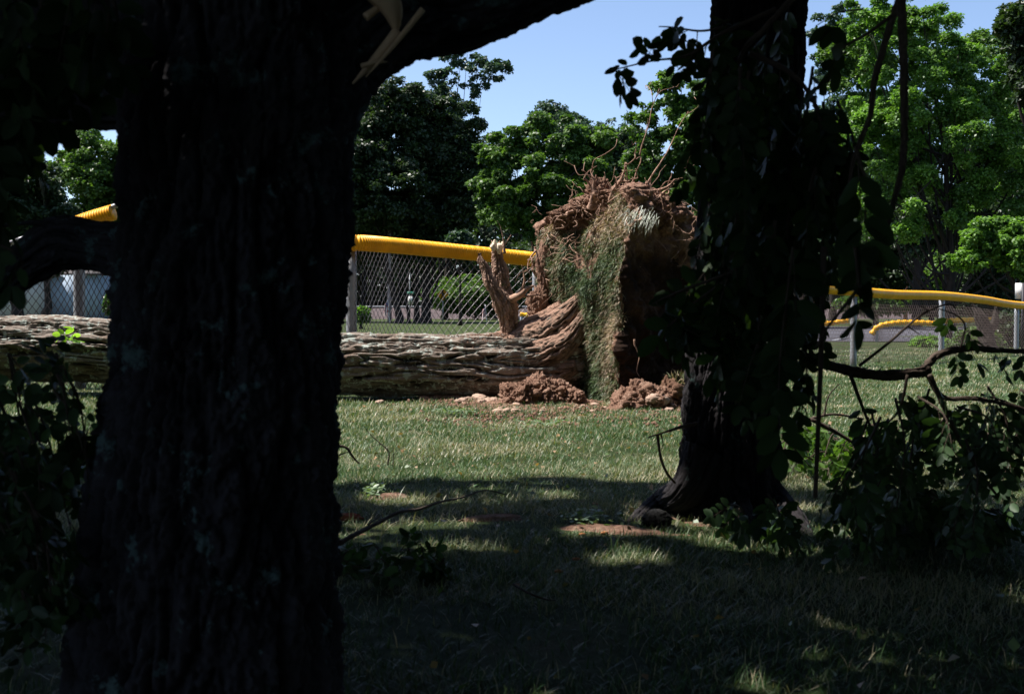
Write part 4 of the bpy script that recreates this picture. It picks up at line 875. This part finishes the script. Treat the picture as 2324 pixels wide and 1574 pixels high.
# tall fence, right of the near trunk
A0, A1 = P(640, 541, 14.0), P(1330, 603, 16.0)
f1 = empty('chain_link_fence', (A0[0], A0[1], 0), 'tall chain-link fence with long yellow cap behind the fallen log', 'fence', 'chain-link fences with yellow caps')
mb = MB(); cap_tube(mb, [P(793, 552, 14.1), P(835, 552, 14.15), P(1000, 567, 14.9), P(1200, 587, 15.6), P(1330, 600, 16.2)], .088, .026, .007, 22); mb.build('yellow_cap', M['yellow'], f1)
mb = MB(); tube(mb, [P(640, 545, 14.1), P(793, 552, 14.1), P(835, 552, 14.15), P(1000, 567, 14.9), P(1200, 587, 15.6), P(1330, 600, 16.2)], [.022]*6, 10, 40); mb.build('top_rail', M['galv'], f1)
mb = MB(); tp_ = [P(640, 560, 14.1), P(800, 562, 14.15), P(1000, 578, 14.9), P(1330, 612, 16.2)]; chain(mb, tp_, [np.array([q[0], q[1], .03]) for q in tp_], .036, .0030, 1.5); mb.build('wire_mesh', M['wire'], f1)
q = P(797, 560, 14.2); post(f1, q, q[2], .062)
q = P(1215, 590, 15.9); post(f1, q, q[2], .04)
# damaged fence far left
f2 = empty('chain_link_fence', (P(178, 600, 14.3)[0], 14.3, 0), 'damaged chain-link fence with slanting rail left of the big trunk', 'fence', 'chain-link fences with yellow caps')
r0, r1, r2, r3 = P(-120, 612, 14.4), P(0, 560, 14.35), P(262, 467, 14.2), P(420, 415, 14.1)
mb = MB(); tube(mb, [r0, r1, r2, r3, P(640, 541, 14.1)], [.03]*5, 10, 40); mb.build('top_rail', M['galv'], f2)
mb = MB(); cap_tube(mb, [P(178, 507, 14.25), P(210, 496, 14.22), P(256, 482, 14.18)], .088, .034, .010, 22); mb.build('yellow_cap', M['yellow'], f2)
mb = MB(); cap_tube(mb, [P(-120, 614, 14.4), P(-40, 580, 14.35), P(10, 560, 14.3)], .07, .034, .010, 22); mb.build('yellow_cap', M['yellow'], f2)
q = P(178, 500, 14.35); post(f2, q, q[2], .068)
tp_ = [P(-120, 600, 14.4), P(120, 575, 14.3), P(300, 560, 14.2), P(640, 555, 14.1)]
mb = MB(); chain(mb, tp_, [np.array([q[0], q[1], .03]) for q in tp_], .052, .0044, 1.1); mb.build('wire_mesh', M['rust'], f2)
# right low fence
Rf = [(1740, 646, 18.2), (1850, 653, 18.9), (1940, 661, 19.6), (2030, 668, 20.6), (2140, 671, 22.0), (2230, 680, 23.8), (2310, 692, 25.5), (2450, 700, 28.5)]
f3 = empty('chain_link_fence', (P(1940, 661, 19.6)[0], 19.6, 0), 'low chain-link fence with sagging yellow cap at the right', 'fence', 'chain-link fences with yellow caps')
mb = MB(); cap_tube(mb, [P(1826, 651, 18.7)]+[P(*q) for q in Rf[1:]], .078, .05, .002, 18); mb.build('yellow_cap', M['yellow'], f3)
mb = MB(); tp_ = [P(x, y+6, d) for x, y, d in Rf]; chain(mb, tp_, [np.array([q[0], q[1], .04]) for q in tp_], .040, .0027, 1.3); mb.build('wire_mesh', M['rust'], f3)
for k in (2, 4, 6): q = P(*Rf[k]); post(f3, q+[0, .05, 0], q[2], .052 if k < 6 else .05)
# far collapsed fence with yellow cap
f4 = empty('chain_link_fence', (P(2100, 730, 33)[0], 33, 0), 'far collapsed fence with beaded yellow cap, seen through the right fence', 'fence', 'chain-link fences with yellow caps')
mb = MB(); cap_tube(mb, [P(x, y, 33) for x, y in ((1978, 758), (1988, 745), (2005, 737), (2040, 732), (2090, 732), (2120, 733), (2150, 728), (2200, 726), (2290, 724))], .07, .16, .011, 14); mb.build('yellow_cap', M['yellow'], f4)
mb = MB(); cap_tube(mb, [P(x, y, 36) for x, y in ((1800, 733), (1850, 736), (1885, 733), (1925, 727))], .07, .16, .011, 14); mb.build('yellow_cap', M['yellow'], f4)
tp_ = [P(x, y+4, 33) for x, y in ((1980, 748), (2040, 732), (2290, 724))]; mb = MB(); chain(mb, tp_, [np.array([q[0], q[1], .03]) for q in tp_], .06, .004); mb.build('wire_mesh', M['rust'], f4)
for x in (1990, 2190): q = P(x, 742 if x < 2000 else 727, 33); post(f4, q, q[2]+.05, .04)
f5 = empty('chain_link_fence', (P(1197, 714, 36)[0], 36, 0), 'tiny yellow capped fence piece seen beside the standing stub', 'fence', 'chain-link fences with yellow caps')
mb = MB(); cap_tube(mb, [P(1180, 713, 36), P(1215, 716, 36)], .06, .16, .01, 12); mb.build('yellow_cap', M['yellow'], f5)
q = P(1183, 714, 36); post(f5, q, q[2], .04); q = P(1210, 714, 36); post(f5, q, q[2], .04)

# ------------------------------------------------------------------ far things
def siding(name, col):
    m, n, out = newmat(name); g = n.nodes.new('ShaderNodeNewGeometry'); sx = n.nodes.new('ShaderNodeSeparateXYZ'); n.links.new(g.outputs['Position'], sx.inputs[0])
    wv = n.nodes.new('ShaderNodeMath'); wv.operation = 'MULTIPLY'; wv.inputs[1].default_value = 5.5; n.links.new(sx.outputs[2], wv.inputs[0])
    fr = n.nodes.new('ShaderNodeMath'); fr.operation = 'FRACT'; n.links.new(wv.outputs[0], fr.inputs[0])
    c = mixc(n, .3, col, ramp(n, noise(n, 2), [(.3, tuple(v*.7 for v in col)), (.7, col)]))
    princ(n, out, c, .7, .3, nor=bump(n, fr.outputs[0], .03)); return m
dark = flat_mat('dark_window_glass', (.03, .035, .04), .1, .6); white = flat_mat('white_paint', (.75, .75, .76), .6, .3)
roofm = flat_mat('grey_shingles', (.12, .11, .11), .9, .2, var=.6)
def house(name, label, x0, x1, d, h, depth, col, wins, roof_h):
    a, b = (x0*KX-512)/F*d, (x1*KX-512)/F*d; cx = (a+b)/2; wd = b-a
    t = empty(name, (cx, d+depth/2, 0), label, 'building')
    mb = MB(); box(mb, (cx, d+depth/2, h/2), wd, depth, h); mb.build('wall', siding(name+'_siding', col), t, smooth=False)
    mb = MB(); e = .35; x_0, x_1 = a-e, b+e; y0, y1 = d-e, d+depth+e; ym = (y0+y1)/2
    V = [(x_0, y0, h), (x_1, y0, h), (x_1, ym, h+roof_h), (x_0, ym, h+roof_h), (x_0, y1, h), (x_1, y1, h)]
    V2 = [(q[0], q[1], q[2]+.12) for q in V]
    mb.add(V+V2, [np.array([[0, 1, 2, 3], [3, 2, 5, 4], [6, 9, 8, 7], [9, 10, 11, 8], [0, 6, 7, 1], [4, 5, 11, 10]]), np.array([[0, 3, 9], [0, 9, 6]])]); mb.build('roof', roofm, t, smooth=False)
    for wx0, wx1, wy0, wy1 in wins:
        p, q = P(wx0, wy1, d), P(wx1, wy0, d); mb = MB(); c = (p+q)/2; w_, hh = q[0]-p[0], q[2]-p[2]
        box(mb, (c[0], d-.03, p[2]), w_+.16, .07, .08); box(mb, (c[0], d-.03, q[2]), w_+.16, .07, .08)
        for xx in (p[0], c[0], q[0]): box(mb, (xx, d-.03, c[2]), .08, .06, hh-.08)
        box(mb, (c[0], d-.032, c[2]), w_-.02, .05, .05)
        wf = mb.build('window', white, t, smooth=False)
        mb = MB(); box(mb, (c[0], d-.008, c[2]), w_, .02, hh); mb.build('pane', dark, wf, smooth=False)
    return t
house('white_house', 'white clapboard house with dark windows, far left beyond the fence', -160, 88, 70, 2.75, 8, (.72, .70, .72), [(3, 17, 662, 690), (21, 35, 662, 690), (-60, -40, 662, 690)], 1.8)
house('blue_shed', 'pale blue windowless shed beside the white house', 116, 220, 71, 2.7, 5, (.42, .52, .66), [], 1.0)
tree('slim_tree', 'dark slim tree between the white house and the blue shed', 60, 102, [(100, 600, 45, 28), (110, 575, 40, 30)], .25, 3500, M['leaf_dark'], 140, .22, 'slim trees beyond the fence', limbs=3)

def sign_diamond():
    d = 71; c = P(1005, 668, d); t = empty('warning_sign', (c[0], d, 0), 'yellow diamond road sign with black figure behind the chain-link fence', 'sign')
    mb = MB(); tube(mb, [(c[0], d+.04, 0), (c[0], d+.04, c[2]+.3)], [.035, .035], 8, 4); mb.build('post', M['galv'], t)
    r = .36; mb = MB(); V = [(c[0]+dx*r, d+y, c[2]+dz*r) for y in (-.02, .0) for dx, dz in ((0, -1), (1, 0), (0, 1), (-1, 0))]
    mb.add(V, [np.array([[0, 1, 2, 3], [7, 6, 5, 4], [0, 4, 5, 1], [1, 5, 6, 2], [2, 6, 7, 3], [3, 7, 4, 0]])]); mb.build('panel', flat_mat('sign_yellow', (.95, .42, .01), .5, .4), t, smooth=False)
    mb = MB(); f = d-.028
    lump(mb, (c[0], f, c[2]+.22), (.07, .006, .07), 5, .02, n=10); box(mb, (c[0], f, c[2]+.05), .12, .010, .2)
    for s_ in (-1, 1): tube(mb, [(c[0]+s_*.03, f, c[2]-.03), (c[0]+s_*.10, f, c[2]-.25)], [.03, .028], 6, 3); tube(mb, [(c[0], f, c[2]+.12), (c[0]+s_*.14, f, c[2]+.02)], [.022, .02], 6, 3)
    mb.build('figure', flat_mat('sign_black', (.01, .01, .01), .6, .3), t)
sign_diamond()
def street_sign():
    d = 76; x = P(930, 680, d)[0]; t = empty('street_sign', (x, d, 0), 'thin pole with small white and green plates near the dark trunks', 'sign')
    mb = MB(); tube(mb, [(x, d, 0), (x, d, 3.0)], [.04, .04], 8, 4); mb.build('post', M['galv'], t)
    q = P(932, 681, d); mb = MB(); box(mb, (q[0], d-.07, q[2]), .32, .02, .5); mb.build('panel', white, t, smooth=False)
    q = P(932, 671, d); mb = MB(); box(mb, (q[0], d-.07, q[2]+.18), .6, .02, .14); mb.build('panel', flat_mat('sign_green', (.03, .30, .20), .5, .4), t, smooth=False)
street_sign()
def white_sign():
    d = 27; a, b = P(2304, 678, d), P(2345, 642, d); t = empty('roadside_sign', ((a[0]+b[0])/2, d, 0), 'plain white sign panel cut by the right edge, above the fence cap', 'sign')
    mb = MB(); box(mb, ((a[0]+b[0])/2, d, (a[2]+b[2])/2), b[0]-a[0], .02, b[2]-a[2]); mb.build('panel', white, t, smooth=False)
    x = P(2320, 660, d)[0]; mb = MB(); box(mb, (x, d-.04, b[2]/2), .05, .04, b[2]); mb.build('post', flat_mat('dark_post', (.05, .05, .06)), t, smooth=False)
white_sign()
def flag(x, y0, y1, d, label):
    a, b = P(x, y0, d), P(x, y1, d); t = empty('flag', (a[0], d, 0), label, 'flag', 'small striped flags beyond the fence')
    mb = MB(); tube(mb, [(a[0]+.12, d, 0), (a[0]+.02, d, a[2]+.15)], [.02, .015], 6, 4); mb.build('pole', white, t)
    nu, nv = 26, 26; u, v = np.meshgrid(np.linspace(0, 1, nu), np.linspace(0, 1, nv)); H = a[2]-b[2]
    w_ = .5*H*(.55+.45*v)
    X = a[0]-w_*.6*u+.02; Y = d-.05+.07*np.sin(u*14+v*2); Z = a[2]-v*H*(.6+.4*u)-.15*H*u
    i = np.arange(nv-1)[:, None]*nu; j = np.arange(nu-1)[None]; m, n, out = newmat('striped_flag_cloth')
    band = (np.floor(u*7) % 2 < 1)*1.0; blue = (v < .40) & (u < .6)
    tt = np.where(blue, 0.0, np.where(band > 0, .5, 1.0))
    c = ramp(n, tint(n), [(0, (.02, .03, .16)), (.2, (.02, .03, .16)), (.35, (.55, .02, .03)), (.62, (.55, .02, .03)), (.8, (.75, .75, .75))])
    princ(n, out, c, .8, .2)
    mb = MB(); mb.add(np.stack([X, Y, Z], -1).reshape(-1, 3), np.stack([i+j, i+j+1, i+nu+j+1, i+nu+j], -1).reshape(-1, 4), tt.ravel()); mb.build('cloth', m, t)
flag(879, 684, 722, 64, 'drooping red white and blue flag beside the utility pole')
flag(1100, 697, 727, 62, 'small red white and blue flag left of the standing stub')
def pole(x, d, r, h, label, col, wires):
    X = P(x, 650, d)[0]; t = empty('utility_pole', (X, d, 0), label, 'pole', 'utility poles')
    mb = MB(); tube(mb, [(X, d, -.1), (X, d, h)], [r, r*.8], 10, 6); mb.build('pole', flat_mat('pole_wood_'+str(x), col, .9, .2), t)
    if wires:
        mb = MB(); box(mb, (X, d-.15, h-.5), 2.2, .1, .12); mb.build('crossarm', flat_mat('crossarm', col, .9, .2), t, smooth=False)
    for y in wires:
        z = P(x, y, d)[2]; mb = MB(); tube(mb, [(X-22, d+6, z+.6), (X-8, d+2, z+.05), (X, d-.1, z), (X+9, d-2, z-.1), (X+26, d-7, z+.3)], [.03]*5, 4, 30); mb.build('wire', M['galv'], t)
pole(884, 66, .12, 7, 'pale pole with a flag, left of the dark trunks', (.30, .24, .24), [])
pole(2056, 70, .12, 7.5, 'reddish pole with wires beyond the right fence', (.34, .15, .10), [600, 608, 618, 624])
mb = MB(); q = PG(2235, 800); q = np.array([P(2235, 790, 26.5)[0], 26.5, 0])
tube(mb, [q+[.1, 0, -.1], q+[.02, 0, .35], q+[-.12, 0, .75], q+[-.28, 0, 1.0]], [.22, .17, .13, .02], 30, 50, disp=bark_disp(.04, 3, 3, 91)); tube(mb, [q+[.05, 0, .3], q+[.2, 0, .6], q+[.24, 0, .95]], [.1, .09, .04], 20, 30, disp=bark_disp(.03, 3, 3, 92))
tagit(mb.build('broken_stump', M['bark_far']), 'dark broken forked stump behind the right fence', 'stump')
mb = MB(); tube(mb, [P(1850, 795, 34), P(1880, 778, 34), P(1925, 766, 34)], [.06, .05, .03], 8, 20, disp=bark_disp(.01, 3, 3, 93))
tagit(mb.build('fallen_pole', M['galv']), 'grey fallen rail lying aslant beyond the right fence', 'rail')
